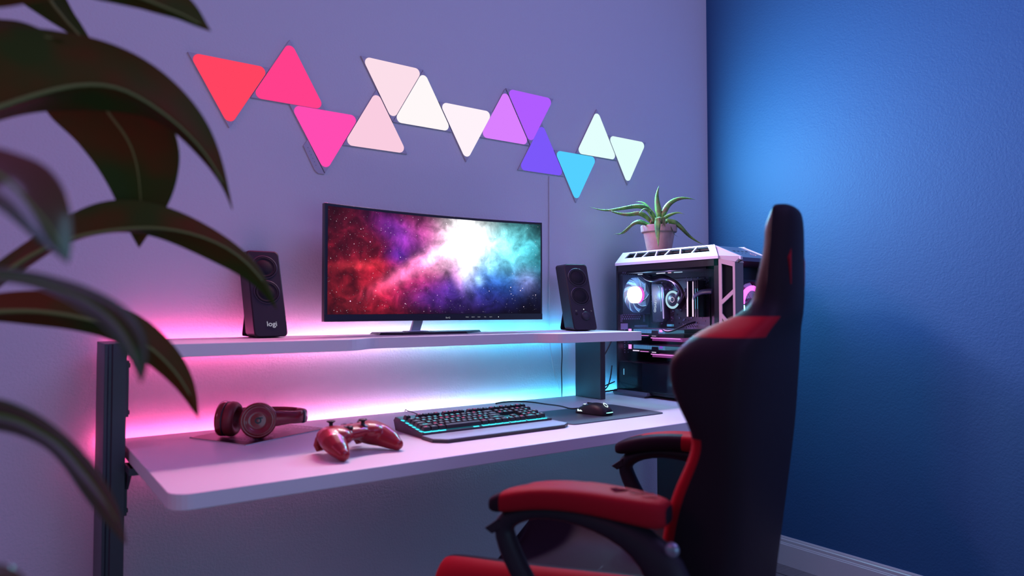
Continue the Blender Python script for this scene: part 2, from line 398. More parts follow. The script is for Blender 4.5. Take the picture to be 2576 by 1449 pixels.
# screen surface with uv in object space
SX0, SX1, SZ0, SZ1 = -HWM+.011, HWM-.007, ZB+.0222, ZTM-.009
m = bpy.data.materials.new('nebula_screen'); m.use_nodes = True; nt = m.node_tree; nt.nodes.clear(); NN = nt.nodes; LK = nt.links
def nd(t, **k):
    n = NN.new(t)
    for a, b in k.items(): setattr(n, a, b)
    return n
def MA(op, a, b=None, c=None, clamp=False):
    n = nd('ShaderNodeMath', operation=op, use_clamp=clamp)
    for i, v in enumerate((a, b, c)):
        if v is None: continue
        if isinstance(v, (int, float)): n.inputs[i].default_value = v
        else: LK.new(v, n.inputs[i])
    return n.outputs[0]
tc = nd('ShaderNodeTexCoord'); sp = nd('ShaderNodeSeparateXYZ'); LK.new(tc.outputs['Object'], sp.inputs[0])
U = MA('DIVIDE', MA('SUBTRACT', sp.outputs['X'], SX0), SX1-SX0); V = MA('DIVIDE', MA('SUBTRACT', sp.outputs['Z'], SZ0), SZ1-SZ0)
cb_ = nd('ShaderNodeCombineXYZ'); LK.new(MA('MULTIPLY', U, 2.35), cb_.inputs[0]); LK.new(V, cb_.inputs[1])
def noise(scale, detail=6, dist=0.0, w=0.0, rough=.6):
    n = nd('ShaderNodeTexNoise'); n.noise_dimensions = '4D'; n.inputs['W'].default_value = w
    n.inputs['Scale'].default_value = scale; n.inputs['Detail'].default_value = detail; n.inputs['Distortion'].default_value = dist; n.inputs['Roughness'].default_value = rough
    LK.new(cb_.outputs[0], n.inputs['Vector']); return n.outputs['Fac']
n1 = noise(1.6, 7, .8, 1.3); n2 = noise(3.2, 8, 1.2, 4.1); n3 = noise(7, 8, .6, 9.0); n4 = noise(2.2, 5, .4, 12.5)
def gauss(cx, cy, rx, ry, ang=0.0, wob=.35, wn_=None):
    dx = MA('SUBTRACT', U, cx); dy = MA('MULTIPLY', MA('SUBTRACT', V, cy), .43)
    ca, sa = cos(ang), sin(ang)
    px = MA('ADD', MA('MULTIPLY', dx, ca), MA('MULTIPLY', dy, sa)); py = MA('SUBTRACT', MA('MULTIPLY', dy, ca), MA('MULTIPLY', dx, sa))
    d = MA('ADD', MA('POWER', MA('ABSOLUTE', MA('DIVIDE', px, rx)), 2), MA('POWER', MA('ABSOLUTE', MA('DIVIDE', py, ry)), 2))
    d = MA('ADD', d, MA('MULTIPLY', MA('SUBTRACT', wn_ or n2, .5), wob*4))
    return MA('POWER', 2.71828, MA('MULTIPLY', d, -1.0))
def scale_col(f, col):
    c_ = nd('ShaderNodeMix', data_type='RGBA'); c_.inputs[0].default_value = 1.0
    v = nd('ShaderNodeVectorMath', operation='SCALE'); v.inputs[0].default_value = col; LK.new(f, v.inputs['Scale']); return v.outputs[0]
def addv(a, b):
    v = nd('ShaderNodeVectorMath', operation='ADD'); LK.new(a, v.inputs[0]); LK.new(b, v.inputs[1]); return v.outputs[0]
terms = [
 (MA('MULTIPLY', gauss(.22,.38,.26,.20, .25, .55, n1), MA('ADD', .10, MA('MULTIPLY', MA('POWER', n3, 2), 1.5))), (.32,.006,.018)),
 (gauss(.23,.26,.075,.09, .3, .55), (.34,.006,.02)),
 (gauss(.16,.47,.13,.018, .10, .35), (.40,.02,.03)),
 (gauss(.10,.20,.14,.12, 0, .5), (.07,.004,.006)),
 (gauss(.13,.75,.16,.16, 0, .5), (.05,.003,.014)),
 (gauss(.42,.36,.13,.05, .45, .6), (.42,.02,.09)),
 (gauss(.33,.78,.11,.05, -.5, .5, n1), (.10,.02,.38)),
 (gauss(.31,.58,.045,.045, 0, .4), (.02,.02,.38)),
 (gauss(.48,.82,.14,.06, 0, .5), (.55,.07,.34)),
 (gauss(.45,.55,.17,.030, .50, .35), (1.25,.36,.80)),
 (gauss(.38,.47,.12,.020, .50, .3), (.9,.12,.35)),
 (gauss(.55,.62,.10,.055, .45, .4), (1.3,.75,1.1)),
 (gauss(.645,.80,.095,.085, -.25, .38), (3.4,3.4,3.4)),
 (gauss(.635,.58,.035,.085, .1, .32), (1.5,1.5,1.7)),
 (gauss(.80,.76,.13,.085, 0, .42, n1), (.28,.95,1.0)),
 (gauss(.91,.66,.09,.10, 0, .45), (.02,.40,.50)),
 (gauss(.78,.58,.12,.075, 0, .4), (.14,.50,.75)),
 (gauss(.76,.36,.17,.07, 0, .5, n2), (.015,.08,.50)),
 (gauss(.70,.36,.02,.02, 0, .2), (.5,.9,1.2)),
 (gauss(.60,.18,.22,.055, 0, .6, n2), (.03,.015,.18)),
 (gauss(.50,.28,.12,.06, 0, .55), (.07,.012,.20)),
 (gauss(.585,.42,.020,.06, .35, .4), (.75,.28,.6)),
 (gauss(.92,.40,.05,.06, .6, .5), (.16,.10,.22)),
]
acc = None
for f_, c_ in terms:
    v = scale_col(f_, c_); acc = v if acc is None else addv(acc, v)
dark = MA('ADD', .12, MA('MULTIPLY', MA('POWER', n3, 2.2), 3.6))
vm = nd('ShaderNodeVectorMath', operation='SCALE'); LK.new(acc, vm.inputs[0]); LK.new(dark, vm.inputs['Scale']); acc = vm.outputs[0]
def stars(scale, thr, power, col, w):
    vo = nd('ShaderNodeTexVoronoi'); vo.feature = 'F1'; vo.inputs['Scale'].default_value = scale
    mp = nd('ShaderNodeMapping'); mp.inputs['Location'].default_value = (w, w*.7, 0); LK.new(cb_.outputs[0], mp.inputs[0]); LK.new(mp.outputs[0], vo.inputs['Vector'])
    s = MA('POWER', MA('SUBTRACT', 1, MA('DIVIDE', vo.outputs['Distance'], thr), clamp=True), 1.5)
    se = nd('ShaderNodeSeparateColor'); LK.new(vo.outputs['Color'], se.inputs[0])
    k = MA('MULTIPLY', s, MA('GREATER_THAN', se.outputs[0], .45)); return scale_col(MA('MULTIPLY', k, power), col)
for s_ in ((30,.095,3.0,(1,.85,1),.0),(15,.075,4,(1,.75,.95),3.3),(9,.06,6,(.9,.6,1),8.1),(55,.12,1.3,(.8,.85,1),1.7)): acc = addv(acc, stars(*s_))
base = nd('ShaderNodeVectorMath', operation='ADD'); LK.new(acc, base.inputs[0]); base.inputs[1].default_value = (.006,.005,.012)
em = nd('ShaderNodeEmission'); LK.new(base.outputs[0], em.inputs[0]); em.inputs[1].default_value = 1.0
out = nd('ShaderNodeOutputMaterial'); LK.new(em.outputs[0], out.inputs[0])
curved_slab(SX0, SX1, SZ0, SZ1, -.0006, -.0001, 40).build('screen', m, mon)
GREY_PRINT = emit('bezel_print', (.30,.32,.38), 1.0)
def chin_M(x, z): _, y = arc(x); return basis((x, y-.0016, z), (1,0,0), (0,0,1), (0,-1,0))
text('maker_name', 'BenQ', .0075, GREY_PRINT, mon, chin_M(.04, ZB+.009), .0001)
for k, s_ in enumerate(('MENU','INPUT','MODE','VOL','ENTER')):
    text('button_label', s_, .0046, GREY_PRINT, mon, chin_M(.115+.0235*k, ZB+.0105), .0001)
MB().lathe([(.0016,0),(.0016,.0004)], 12, chin_M(.238, ZB+.0105)).build('power_light', emit('power_white', (.75,.85,.9), 1), mon)
# stand: slanted silver neck on a thin dark foot
mb = MB(); M_ = T(0,0,0)
mb.add([(-.085,.028,.009),(-.050,.028,.009),(-.050,.040,.009),(-.085,.040,.009),(-.066,.030,.062),(-.031,.030,.062),(-.031,.042,.062),(-.066,.042,.062)],
       [(0,3,2,1),(4,5,6,7),(0,1,5,4),(1,2,6,5),(2,3,7,6),(3,0,4,7)])
mb.build('neck', SILVER, mon, bevel=.001)
MB().box((-.10,.02,.0075),(-.02,.06,.0105)).build('neck_plate', SILVER, mon, bevel=.001)
MB().prism([(-.205,.090),(-.218,-.010),(-.15,-.045),(.09,-.050),(.228,.078),(.20,.092)], 0, .0075, top=[(-.198,.086),(-.209,-.006),(-.148,-.039),(.086,-.044),(.219,.076),(.196,.087)]).build('foot', mat('foot_dark', (.022,.018,.028), .35, spec=.2), mon)
# ------------------------------------------------------------ speakers
SPK = mat('speaker_black', (.014,.011,.019), .45, spec=.2, bump=.1, bscale=1500)
CONE = mat('speaker_cone', (.008,.007,.011), .55, spec=.15)
RING = mat('speaker_ring', (.022,.019,.030), .4, spec=.25)
def speaker(loc, rz, label, right):
    t = thing('speaker', label, 'speaker', loc, rz, 'pair of speakers on the shelf')
    W, D, H, LEAN = .094, .098, .252, .105
    # body leaning back: front face at y=0 (bottom) ; local frame sheared backwards
    def sh_(z): return z*LEAN/H*1.0
    pf = rrect(-W/2, 0, W/2, H, .012, 5)
    rings = []
    for y, e in ((.0,.003),(.003,.0),(D-.004,0),(D,.004)):
        rings.append([Vector((x*(1-e/W*2), y+sh_(z), .004+(z-H/2)*(1-e/H*2)+H/2)) for x, z in pf])
    MB().loft(rings).build('cabinet', SPK, t, smooth=False, bevel=0)
    ang = math.atan2(LEAN, H)
    def FM(z, x=0, o=0.0): # matrix on the leaning front face
        n = Vector((0, -cos(ang), sin(ang))); zz = Vector((0, sin(ang), cos(ang)))
        p = Vector((x, sh_(z), z+.004)) + n*o
        return basis(p, (1,0,0), zz, n)
    for zc in (.202, .128) if not right else (.200,.128):
        MB().lathe([(.038,.0),(.038,.0012),(.0355,.0018),(.0335,.0012),(.033,.0002)], 48, FM(zc), cap=False).build('driver_ring', RING, t, smooth=True)
        o = MB().lathe([(.033,.0004),(.031,.0024),(.0285,.0016),(.024,.0006),(.0235,.0009),(.0,.0012)], 40, FM(zc), cap=False).build('driver', CONE, t, smooth=True)
    if not right:
        text('maker_name', 'logi', .021, emit('logo_print', (.42,.40,.52), 1.0), t, FM(.035, .004, .0022), .0003, .0)
    else:
        MB().lathe([(.0175,0),(.0175,.001),(.016,.007),(.0145,.0078),(0,.0078)], 36, FM(.052, .008), cap=False).build('volume_knob', RING, t, smooth=True)
        MB().lathe([(.0021,0),(.0021,.0008)], 14, FM(.0775,.004)).build('power_light', emit('speaker_led', (1,1,1), 1.3), t)
        MB().lathe([(.0055,0),(.0055,.001),(.003,.0012)], 16, FM(.060,-.028)).build('headphone_jack', CONE, t)
        PR = emit('speaker_print', (.16,.15,.2), 1.0)
        text('jack_mark', 'O', .008, PR, t, FM(.0715,-.027,.0005), .0001); text('tone_mark', 'b', .008, PR, t, FM(.0715,.034,.0005), .0001)
    # bent rear foot
    pts = [Vector((0, D*.62+sh_(.13), .13)), Vector((0, D+sh_(.075)-.004, .075)), Vector((0, D+.054, .010)), Vector((0, D+.050, .0036)), Vector((0, .05, .0036))]
    MB().tube(pts, .044, 10, .0035, side=(1,0,0)).build('rear_foot', SPK, t)
    return t
speaker((.617,-.190,ZS), -.02, 'black speaker left of the monitor with a pale four letter mark', False)
speaker((1.748,-.262,ZS), -.33, 'black speaker right of the monitor with a volume knob', True)

# ------------------------------------------------------------ magazine
MAG_T = ZT+.0035
ma = Vector((.412,-.148)); mb_ = Vector((.506,-.347)); mdir = (ma-mb_).normalized(); mperp = Vector((-mdir.y, mdir.x))*-1
mag = thing('magazine', 'thin dark glossy magazine lying under the red headphones', 'magazine', (mb_.x, mb_.y, ZT), math.atan2(mperp.y, mperp.x))
MB().box((0,0,.0004),(.285,.22,.0030)).build('pages', mat('paper_edge', (.55,.52,.55), .6), mag)
MB().box((-.0005,-.0005,.0030),(.286,.2205,.0035)).build('cover', mat('glossy_cover', (.022,.013,.019), .30, spec=.12, var=.7, vscale=30), mag)
GP = mat('cover_print', (.42,.34,.40), .4)
ringm = MB()
for r0, r1 in ((.052,.056),(.041,.0425),):
    n = 48
    vs = [(.185+r*cos(2*pi*i/n), .115+r*sin(2*pi*i/n), .0036) for r in (r0, r1) for i in range(n)]
    ringm.add(vs, [(i,(i+1)%n,n+(i+1)%n,n+i) for i in range(n)])
ringm.build('cover_ring', GP, mag)
lm = MB(); lm2 = MB(); random.seed(3)
for k in range(9):
    y = .03+.0085*k; x = .03
    while x < .12: w = random.uniform(.006,.02); lm.add([(x,y,.0036),(x+w,y,.0036),(x+w,y+.0035,.0036),(x,y+.0035,.0036)], [(0,1,2,3)]); x += w+.004
for k in range(12):
    y = .025+.015*k; x = .252
    while x < .28: w = random.uniform(.004,.012); lm2.add([(x,y,.0036),(x+w,y,.0036),(x+w,y+.006,.0036),(x,y+.006,.0036)], [(0,1,2,3)]); x += w+.003
lm.build('cover_print', GP, mag); lm2.build('spine_print', GP, mag)
for k in range(5):
    a = .6+.5*k; MB().tube([Vector((.185+.02*cos(a)*q, .115+.02*sin(a)*q, .0037)) for q in (.2,1,1.6)], .0012, 4, .0003).build('emblem_stroke', GP, mag)

# ------------------------------------------------------------ headphones
HP = thing('headphones', 'folded dark red on ear headphones resting on the magazine', 'headphones', (.56,-.2,MAG_T))
RED_G = mat('headphone_red', (.20,.008,.016), .22, coat=.5); RED_L = mat('ear_cushion', (.15,.012,.02), .5); HP_BLACK = mat('headphone_black', (.01,.012,.02), .35)
hpo = Vector((.56,-.2,MAG_T))
def cup(name, c, n, logo):
    n = Vector(n).normalized(); x = Vector((0,0,1)).cross(n).normalized(); y = n.cross(x)
    M = basis(Vector(c)-hpo, x, y, n)   # +z = outward shell side
    o = MB().lathe([(.0455,-.006),(.0475,0),(.0475,.005),(.046,.0095),(.0425,.0115),(.041,.0105),(.0395,.0112),(.034,.0135),(.0335,.0128),(.028,.0145),(.0275,.0138),(.018,.0152),(0,.0155)], 56, M, cap=False).build(name, RED_G, HP, smooth=True)
    MB().lathe([(.0445,-.009),(.0465,-.0085),(.0465,-.006),(.0445,-.0055)], 56, M, cap=False).build('seam_band', HP_BLACK, o, smooth=True)
    MB().lathe([(.042,-.008),(.0455,-.010),(.0475,-.018),(.0465,-.027),(.0415,-.034),(.034,-.036),(.027,-.033),(.0235,-.026),(.0225,-.012),(0,-.012)], 56, M, cap=False).build('cushion', RED_L, o, smooth=True)
    if logo:
        lg = MB(); n_ = 32
        for r0, r1 in ((.0048,.0082),):
            vs = [(r*cos(2*pi*i/n_), r*sin(2*pi*i/n_), z) for z in (.0150,.0162) for r in (r0,r1) for i in range(n_)]
            lg.add(vs, [(i,(i+1)%n_,n_+(i+1)%n_,n_+i) for i in range(n_)]+[(2*n_+i,2*n_+(i+1)%n_,3*n_+(i+1)%n_,3*n_+i) for i in range(n_)]+[(n_+i,n_+(i+1)%n_,3*n_+(i+1)%n_,3*n_+i) for i in range(n_)], M)
        lg.box((-.001,.0052,.0150),(.0118,.0082,.0162), M)
        lg.build('cup_emblem', HP_BLACK, o)
    return o, M
cup('ear_cup', (.556,-.280,MAG_T+.0485), (-.30,-.95,.10), True)
cup('ear_cup', (.492,-.192,MAG_T+.0485), (-.80,.60,.05), False)
band = [(.592,-.281,.0500),(.640,-.272,.0475),(.675,-.258,.0445),(.703,-.232,.0415),(.712,-.195,.040),(.700,-.155,.0405),(.665,-.125,.042),(.615,-.112,.0445),(.565,-.118,.047),(.520,-.145,.0495),(.497,-.172,.0505)]
def crv(P, k_=6):
    P = [Vector(p) for p in P]; P = [P[0]]+P+[P[-1]]; out = []
    for i in range(1, len(P)-2):
        for k in range(k_):
            t = k/k_; a, b, c_, d = P[i-1:i+3]
            out.append(.5*((2*b)+(-a+c_)*t+(2*a-5*b+4*c_-d)*t*t+(-a+3*b-3*c_+d)*t**3))
    return out+[P[-2]]
bp = [Vector((x, y, MAG_T+z))-hpo for x, y, z in band]; bp = crv(bp); nb = len(bp)
hgt = [.019*(1-abs(i/(nb-1)-.5)*.0)*(1.0 if .06 < i/(nb-1) < .94 else .85)+.0 for i in range(nb)]
hgt = [.0175+ .006*max(0, 1-min(i, nb-1-i)/6) for i in range(nb)]
MB().tube(bp, hgt, 14, .0045, side=(0,0,1)).build('headband', RED_G, HP, smooth=True)
for i0 in (int(nb*.245), int(nb*.74)):
    MB().tube(bp[i0:i0+3], .0182, 14, .0052, side=(0,0,1)).build('slider_band', HP_BLACK, HP, smooth=True)

# ------------------------------------------------------------ game controller
GC = thing('game_controller', 'glossy red wireless game controller resting on the desk front', 'game controller', (.697,-.590,ZT), .27)
RED_C = mat('controller_red', (.26,.010,.018), .30, coat=.15, spec=.35)
RB = mat('controller_black', (.015,.013,.018), .4)
parts = [('e',(0,.014,.046),(.062,.040,.0175)), ('e',(-.046,.012,.042),(.038,.046,.024)), ('e',(.046,.012,.042),(.038,.046,.024)),
 ('e',(0,.034,.038),(.050,.024,.018))]
for s in (-1, 1):
    parts += [('t', [(s*.046,.022,.040),(s*.058,.004,.037),(s*.068,-.018,.031),(s*.074,-.040,.022),(s*.0765,-.056,.0142)], [.031,.033,.030,.024,.0160], [.026,.027,.024,.0195,.0145], (1,0,.25*s)),
              ('e',(s*.0768,-.057,.0142),(.0150,.0150,.0142))]
blob('shell', parts, RED_C, GC, .0016, 26)
for s in (-1, 1):
    blob('trigger', [('t', [(s*.050,.042,.040),(s*.054,.054,.032),(s*.056,.058,.018),(s*.056,.052,.006)], [.014,.014,.013,.009], [.010,.010,.008,.005], (1,0,0))], RED_C, GC, .0017, 3)
def stick(x, y, z, tilt=0):
    M = T(x, y, z, tilt, 0, 0)
    o = MB().lathe([(.0135,-.004),(.0135,-.001),(.0095,.001),(.0045,.003),(.0042,.009),(.0075,.0115),(.0098,.0125),(.0098,.0145),(.0085,.0155),(.0065,.0148),(0,.0146)], 32, M, cap=False).build('thumb_stick', RB, GC, smooth=True)
stick(-.046,.026,.0605); stick(.022,-.002,.0585)
mb = MB(); mb.box((-.033,-.0045,0),(-.011,.0045,.0045), T(0,-.004,.0585)); mb.box((-.0265,-.011,0),(-.0175,.011,.0045), T(0,-.004,.0585)); mb.lathe([(.0125,0),(.0125,.0012)], 24, T(-.022,-.004,.0582)); mb.build('direction_pad', RB, GC, bevel=.0008)
for x, y in ((.046,.014),(.046,.038),(.034,.026),(.058,.026)): MB().lathe([(.0052,-.002),(.0052,.0025),(.0042,.0035),(0,.0037)], 20, T(x,y,.0605), cap=False).build('face_button', RB, GC, smooth=True)
for x in (-.010, .008): MB().lathe([(.0035,-.001),(.0035,.0012)], 16, T(x,.022,.0625)).build('menu_button', RB, GC)
MB().lathe([(.0065,-.001),(.0065,.0012),(0,.0018)], 20, T(0,.040,.0600,-.3)).build('home_button', mat('home_white', (.6,.5,.55), .3), GC)
MB().box((-.009,-.0225,.041),(.009,-.0205,.0455)).build('headset_port', RB, GC)

GC.scale = (1.07, 1.07, 1.07)
# ------------------------------------------------------------ keyboard
KB = thing('keyboard', 'black mechanical keyboard with cyan backlight and a wide wrist rest', 'keyboard', (.912,-.622,ZT), .0)
KBM = mat('keyboard_shell', (.03,.028,.036), .4); KEYM = mat('keycap_black', (.016,.016,.022), .42)
RESTM = mat('wrist_rest', (.50,.54,.64), .34, .6)
CY = emit('key_cyan', (.05,.80,1.0), 1.8); PK = emit('key_pink', (.80,.10,.25), .9)
PRC = emit('legend_cyan', (.16,.78,.92), 1.0); PRP = emit('legend_pink', (.85,.12,.30), 1.0); PRW = emit('legend_pale', (.30,.34,.50), 1.0)
def body_sec(x): return [Vector((x,y,z)) for y,z in ((.090,.001),(.090,.0155),(.2545,.0395),(.262,.030),(.258,.001))]
MB().loft([[p+Vector((.008,0,0))*(1 if p.z < .01 else 0)+Vector((.004 if p.z > .015 else 0,0,0)) for p in body_sec(.0)], body_sec(.006), body_sec(.450), [p-Vector((.008,0,0))*(1 if p.z < .01 else 0)-Vector((.004 if p.z>.015 else 0,0,0)) for p in body_sec(.456)]]).build('case', KBM, KB, bevel=.001)
REST_P = [(.004,.092),(.0,.088),(.0,.030),(.030,.0),(.428,.0),(.458,.022),(.458,.088),(.454,.092)]
WR = MB().prism(REST_P, .001, .0092).build('wrist_rest', KBM, KB, bevel=.0008)
MB().prism([(.006,.091),(.0025,.088),(.0025,.0315),(.0315,.0025),(.4270,.0025),(.4550,.0235),(.4550,.088),(.452,.091)], .0092, .0102).build('rest_plate', RESTM, WR)
# backlit plate and glow strips under the outer keys
MB().add([(.008,.093,.0166),(.448,.093,.0166),(.448,.250,.0400),(.008,.250,.0400)], [(0,1,2,3)]).build('backlight_plate', mat('plate_dark', (.02,.03,.04), .4, emis=(.03,.35,.45), estr=.35), KB)
PITCH = .0187; KX0 = .012; KY0 = .098
rows = [ # row from the front: list of (x units, width)
 [(0,1.25),(1.25,1.25),(2.5,1.25),(3.75,6.25),(10,1.25),(11.25,1.25),(12.5,1.25),(13.75,1.25),(15.25,1),(16.25,1),(17.25,1),(18.5,2),(20.5,1)],
 [(0,2.25)]+[(2.25+i,1) for i in range(10)]+[(12.25,2.75),(16.25,1)]+[(18.5+i,1) for i in range(3)],
 [(0,1.75)]+[(1.75+i,1) for i in range(11)]+[(12.75,2.25)]+[(18.5+i,1) for i in range(3)],
 [(0,1.5)]+[(1.5+i,1) for i in range(12)]+[(13.5,1.5),(15.25,1),(16.25,1),(17.25,1)]+[(18.5+i,1) for i in range(3)],
 [(0,1)]+[(1+i,1) for i in range(12)]+[(13,2),(15.25,1),(16.25,1),(17.25,1)]+[(18.5+i,1) for i in range(4)],
 [(0,1),(2,1),(3,1),(4,1),(5,1),(6.5,1),(7.5,1),(8.5,1),(9.5,1),(11,1),(12,1),(13,1),(14,1),(15.25,1),(16.25,1),(17.25,1)]+[(18.5+i,1) for i in range(4)]]
SLOPE = math.atan2(.150,1)
keys = []
for r, row in enumerate(rows):
    for (u, w) in row:
        ks = 21.5/22.5*1.0
        keys.append((r, KX0+u*PITCH*1.015, w*PITCH*1.015, KY0+(r+(.35 if r == 5 else 0))*PITCH*1.06))
keys.append((2, KX0+21.5*PITCH*1.015, PITCH*1.015, KY0+2*PITCH*1.06)); keys.append((0, KX0+21.5*PITCH*1.015, PITCH*1.015, KY0+.3*PITCH))
meshes = {}
proto = {}
rnd = random.Random(11)
extra = MB()
order = sorted(range(len(keys)), key=lambda i: (keys[i][3], keys[i][1]))
for rank, i in enumerate(order):
    r, x, w, y = keys[i]; ww = w-.0012; d = PITCH*1.06-.0014
    z0 = .0175+(y-.093)*.150; h = .0105 + (.0015 if r == 5 else 0)
    key = round(ww, 4), r == 5
    def kmesh(mb):
        b = [(0,0),(ww,0),(ww,d),(0,d)]; t_ = [(.0022,.002),(ww-.0022,.002),(ww-.0022,d-.0035),(.0022,d-.0035)]
        return mb.prism(b, 0, h, None, t_)
    M = T(x, y, z0, SLOPE, 0, 0)
    if rank >= 100:
        e2 = MB(); kmesh(e2); extra.add(e2.v, e2.f, M); continue
    if key in proto: k_ = proto[key].copy(); COL.objects.link(k_)
    else:
        e2 = MB(); kmesh(e2); k_ = e2.build('key', KEYM, KB, bevel=.0006, seg=1); proto[key] = k_
    k_.parent = KB; k_.location = (x, y, z0); k_.rotation_euler = (SLOPE, 0, 0)
if extra.v:
    ko = extra.build('key', KEYM, KB, bevel=.0006, seg=1); ko['kind'] = 'stuff'
# legends : one mesh per colour, part of the key print
leg = {0: MB(), 1: MB(), 2: MB()}
for (r, x, w, y) in keys:
    c_ = rnd.choices([0,1,2],[.42,.2 if r < 5 else .5,.38])[0]; z0 = .0175+(y-.093)*.150+.0105+(.0015 if r == 5 else 0)+.0003
    M = T(x, y, z0, SLOPE, 0, 0); cx = w*.5-.0006; q = .0036 if w < .03 else .008
    if w > .08: continue
    leg[c_].add([(cx-q,.0075,0),(cx+q,.0075,0),(cx+q,.0120,0),(cx-q,.0120,0)], [(0,1,2,3)], M)
    if rnd.random() < .6: leg[c_].add([(cx-.0012,.0055,0),(cx+.0016,.0055,0),(cx+.0016,.0075,0),(cx-.0012,.0075,0)], [(0,1,2,3)], M)
for k, m_ in ((0,PRC),(1,PRP),(2,PRW)): leg[k].build('key_legends', m_, KB)
# glowing gaps along front and left edges
gl = MB()
for (r, x, w, y) in keys:
    if r == 0 and w < .08:
        gl.box((x+.001,.0925,.0160),(x+w-.004,.0975,.0176)); gl.box((x-.0012,.0935,.0162),(x+.0010,.106,.0180))
gl.box((KX0+9.5*.0187-.02,.0925,.0160),(KX0+9.5*.0187-.002,.0975,.0176))
for k in range(6):
    y = KY0+k*.0198+(.007 if k == 5 else 0); z = .0178+(y-.093)*.150; gl.box((.0045,y+.001,z-.001),(.0098,y+.0155,z+.0004), None)
gl.build('edge_backlight', CY, KB)
hg = MB()
for u, v in ((15.25,1.0),(16.9,1.4)):
    y = KY0+v*.0198; z = .0185+(y-.093)*.150+.004; hg.box((KX0+u*.019-.012,y,z),(KX0+u*.019+.006,y+.010,z+.0005), None)
hg.build('edge_backlight', CY, KB)
cable('keyboard_cable', [(1.045,-.365,.775),(1.075,-.27,.770),(1.105,-.16,.7695),(1.118,-.06,.769),(1.12,-.034,.766),(1.12,-.03,.72)], .0018, BLACK_CABLE, 'thin black cable running from the keyboard to the back of the desk')

# ------------------------------------------------------------ mouse mat, mouse
MBm = mat('mouse_mat_cloth', (.045,.05,.075), .45, bump=.15, bscale=1800)
mm = MB().prism(rrect(1.388,-.600,1.798,-.335,.022,6), ZT, ZT+.003).build('mouse_mat', MBm, bevel=.0005); tag(mm, 'dark cloth mouse mat right of the keyboard with rounded corners', 'mouse mat')
MS = thing('mouse', 'black computer mouse with glowing white hexagon, on the dark mat', 'mouse', (1.588,-.478,ZT+.003), .20)
MSM = mat('mouse_black', (.012,.012,.018), .42, spec=.2)
rings = []
for y, w, h, zz in ((-.064,.012,.006,.010),(-.062,.021,.016,.003),(-.054,.029,.026,.001),(-.038,.0325,.0345,.0005),(-.018,.0325,.0385,.0005),(.004,.030,.0375,.0005),(.026,.029,.0315,.0005),(.044,.030,.0235,.0005),(.056,.029,.0165,.001),(.062,.024,.011,.003)):
    ring = []
    for k in range(20):
        a = 2*pi*k/20; c_, s_ = cos(a), sin(a)
        x = w*(abs(c_)**.75)*(1 if c_ >= 0 else -1); z = (h*(s_**.8) if s_ > 0 else 0)
        ring.append(Vector((x*(1-.10*max(0,s_)), y, zz+z)))
    rings.append(ring)
MB().loft(rings).build('shell', MSM, MS, sub=1)
MW = emit('mouse_glow', (.75,1.0,1.0), 1.5); MT = emit('mouse_teal', (.35,1,.95), 1.6)
# scroll wheel, button split, hexagon emblem, rear light bar, side mark
MB().lathe([(.0095,-.004),(.010,0),(.0095,.004)], 24, T(0,.038,.0185,0,pi/2,0)).build('scroll_wheel', KBM, MS, smooth=True)
MB().box((-.0035,.034,.0275),(.0035,.042,.0292), T(0,.0,.0)).build('wheel_light', MW, MS)
MB().box((-.0004,-.005,.030),(.0004,.028,.0355), T(0,0,.0005)).build('button_gap', mat('gap_black', (.002,.002,.002), .6), MS)
hx = MB(); n_ = 6
MH = T(0,-.046,.0325,radians(38),0,0)
vs = [(r*sin(2*pi*i/n_), r*cos(2*pi*i/n_)*1.25, z) for z in (0,.0006) for r in (.0066,.0088) for i in range(n_)]
hx.add(vs, [(i,(i+1)%n_,n_+(i+1)%n_,n_+i) for i in range(n_)]+[(2*n_+i,2*n_+(i+1)%n_,3*n_+(i+1)%n_,3*n_+i) for i in range(n_)]+[(n_+i,n_+(i+1)%n_,3*n_+(i+1)%n_,3*n_+i) for i in range(n_)], MH)
hx.build('hexagon_emblem', MW, MS)
MB().tube([(-.018,-.0605,.0100),(-.009,-.0650,.0102),(.002,-.0668,.0104),(.012,-.0655,.0102)], .0014, 6).build('rear_light', MT, MS)
MB().prism([(0,0),(.020,.001),(.013,.006),(.009,.003),(.003,.007),(0,.0065)], 0, .0006, basis((-.0305,.046,.008), (.02,-1,0), (0,0,1), (-1,0,0))).build('side_mark', MW, MS)
cable('mouse_cable', [(1.575,-.414,.780),(1.565,-.385,.7765),(1.572,-.32,.7775),(1.588,-.22,.772),(1.590,-.14,.770),(1.565,-.085,.769),(1.52,-.06,.768),(1.47,-.075,.768)], .0026, BLACK_CABLE, 'black mouse cable looping over the desk behind the keyboard')

# ------------------------------------------------------------ desktop computer
PC = thing('desktop_computer', 'tall computer tower with glass side, lit fans and pale truss frame, on the desk', 'computer', (2.06,-.10,ZT))
PW = mat('tower_white', (.62,.56,.62), .38); PB = mat('tower_black', (.016,.015,.022), .35); PG = mat('tower_grey', (.10,.095,.13), .38)
WID = .242
MB().box((.003,-.575,.012),(.1925,-.003,.020)).build('floor_plate', PB, PC)
mb = MB(); mb.box((.195,-.575,.012),(WID,-.003,.53)); mb.build('right_panel', PB, PC, bevel=.002)
# rear wall with openings pattern
mb = MB()
RW = -.006
mb.box((.003,RW,.020),(.1945,0,.135)); 
mb.box((.003,RW,.135),(.055,0,.30)); mb.box((.055,RW,.135),(.1945,0,.30))
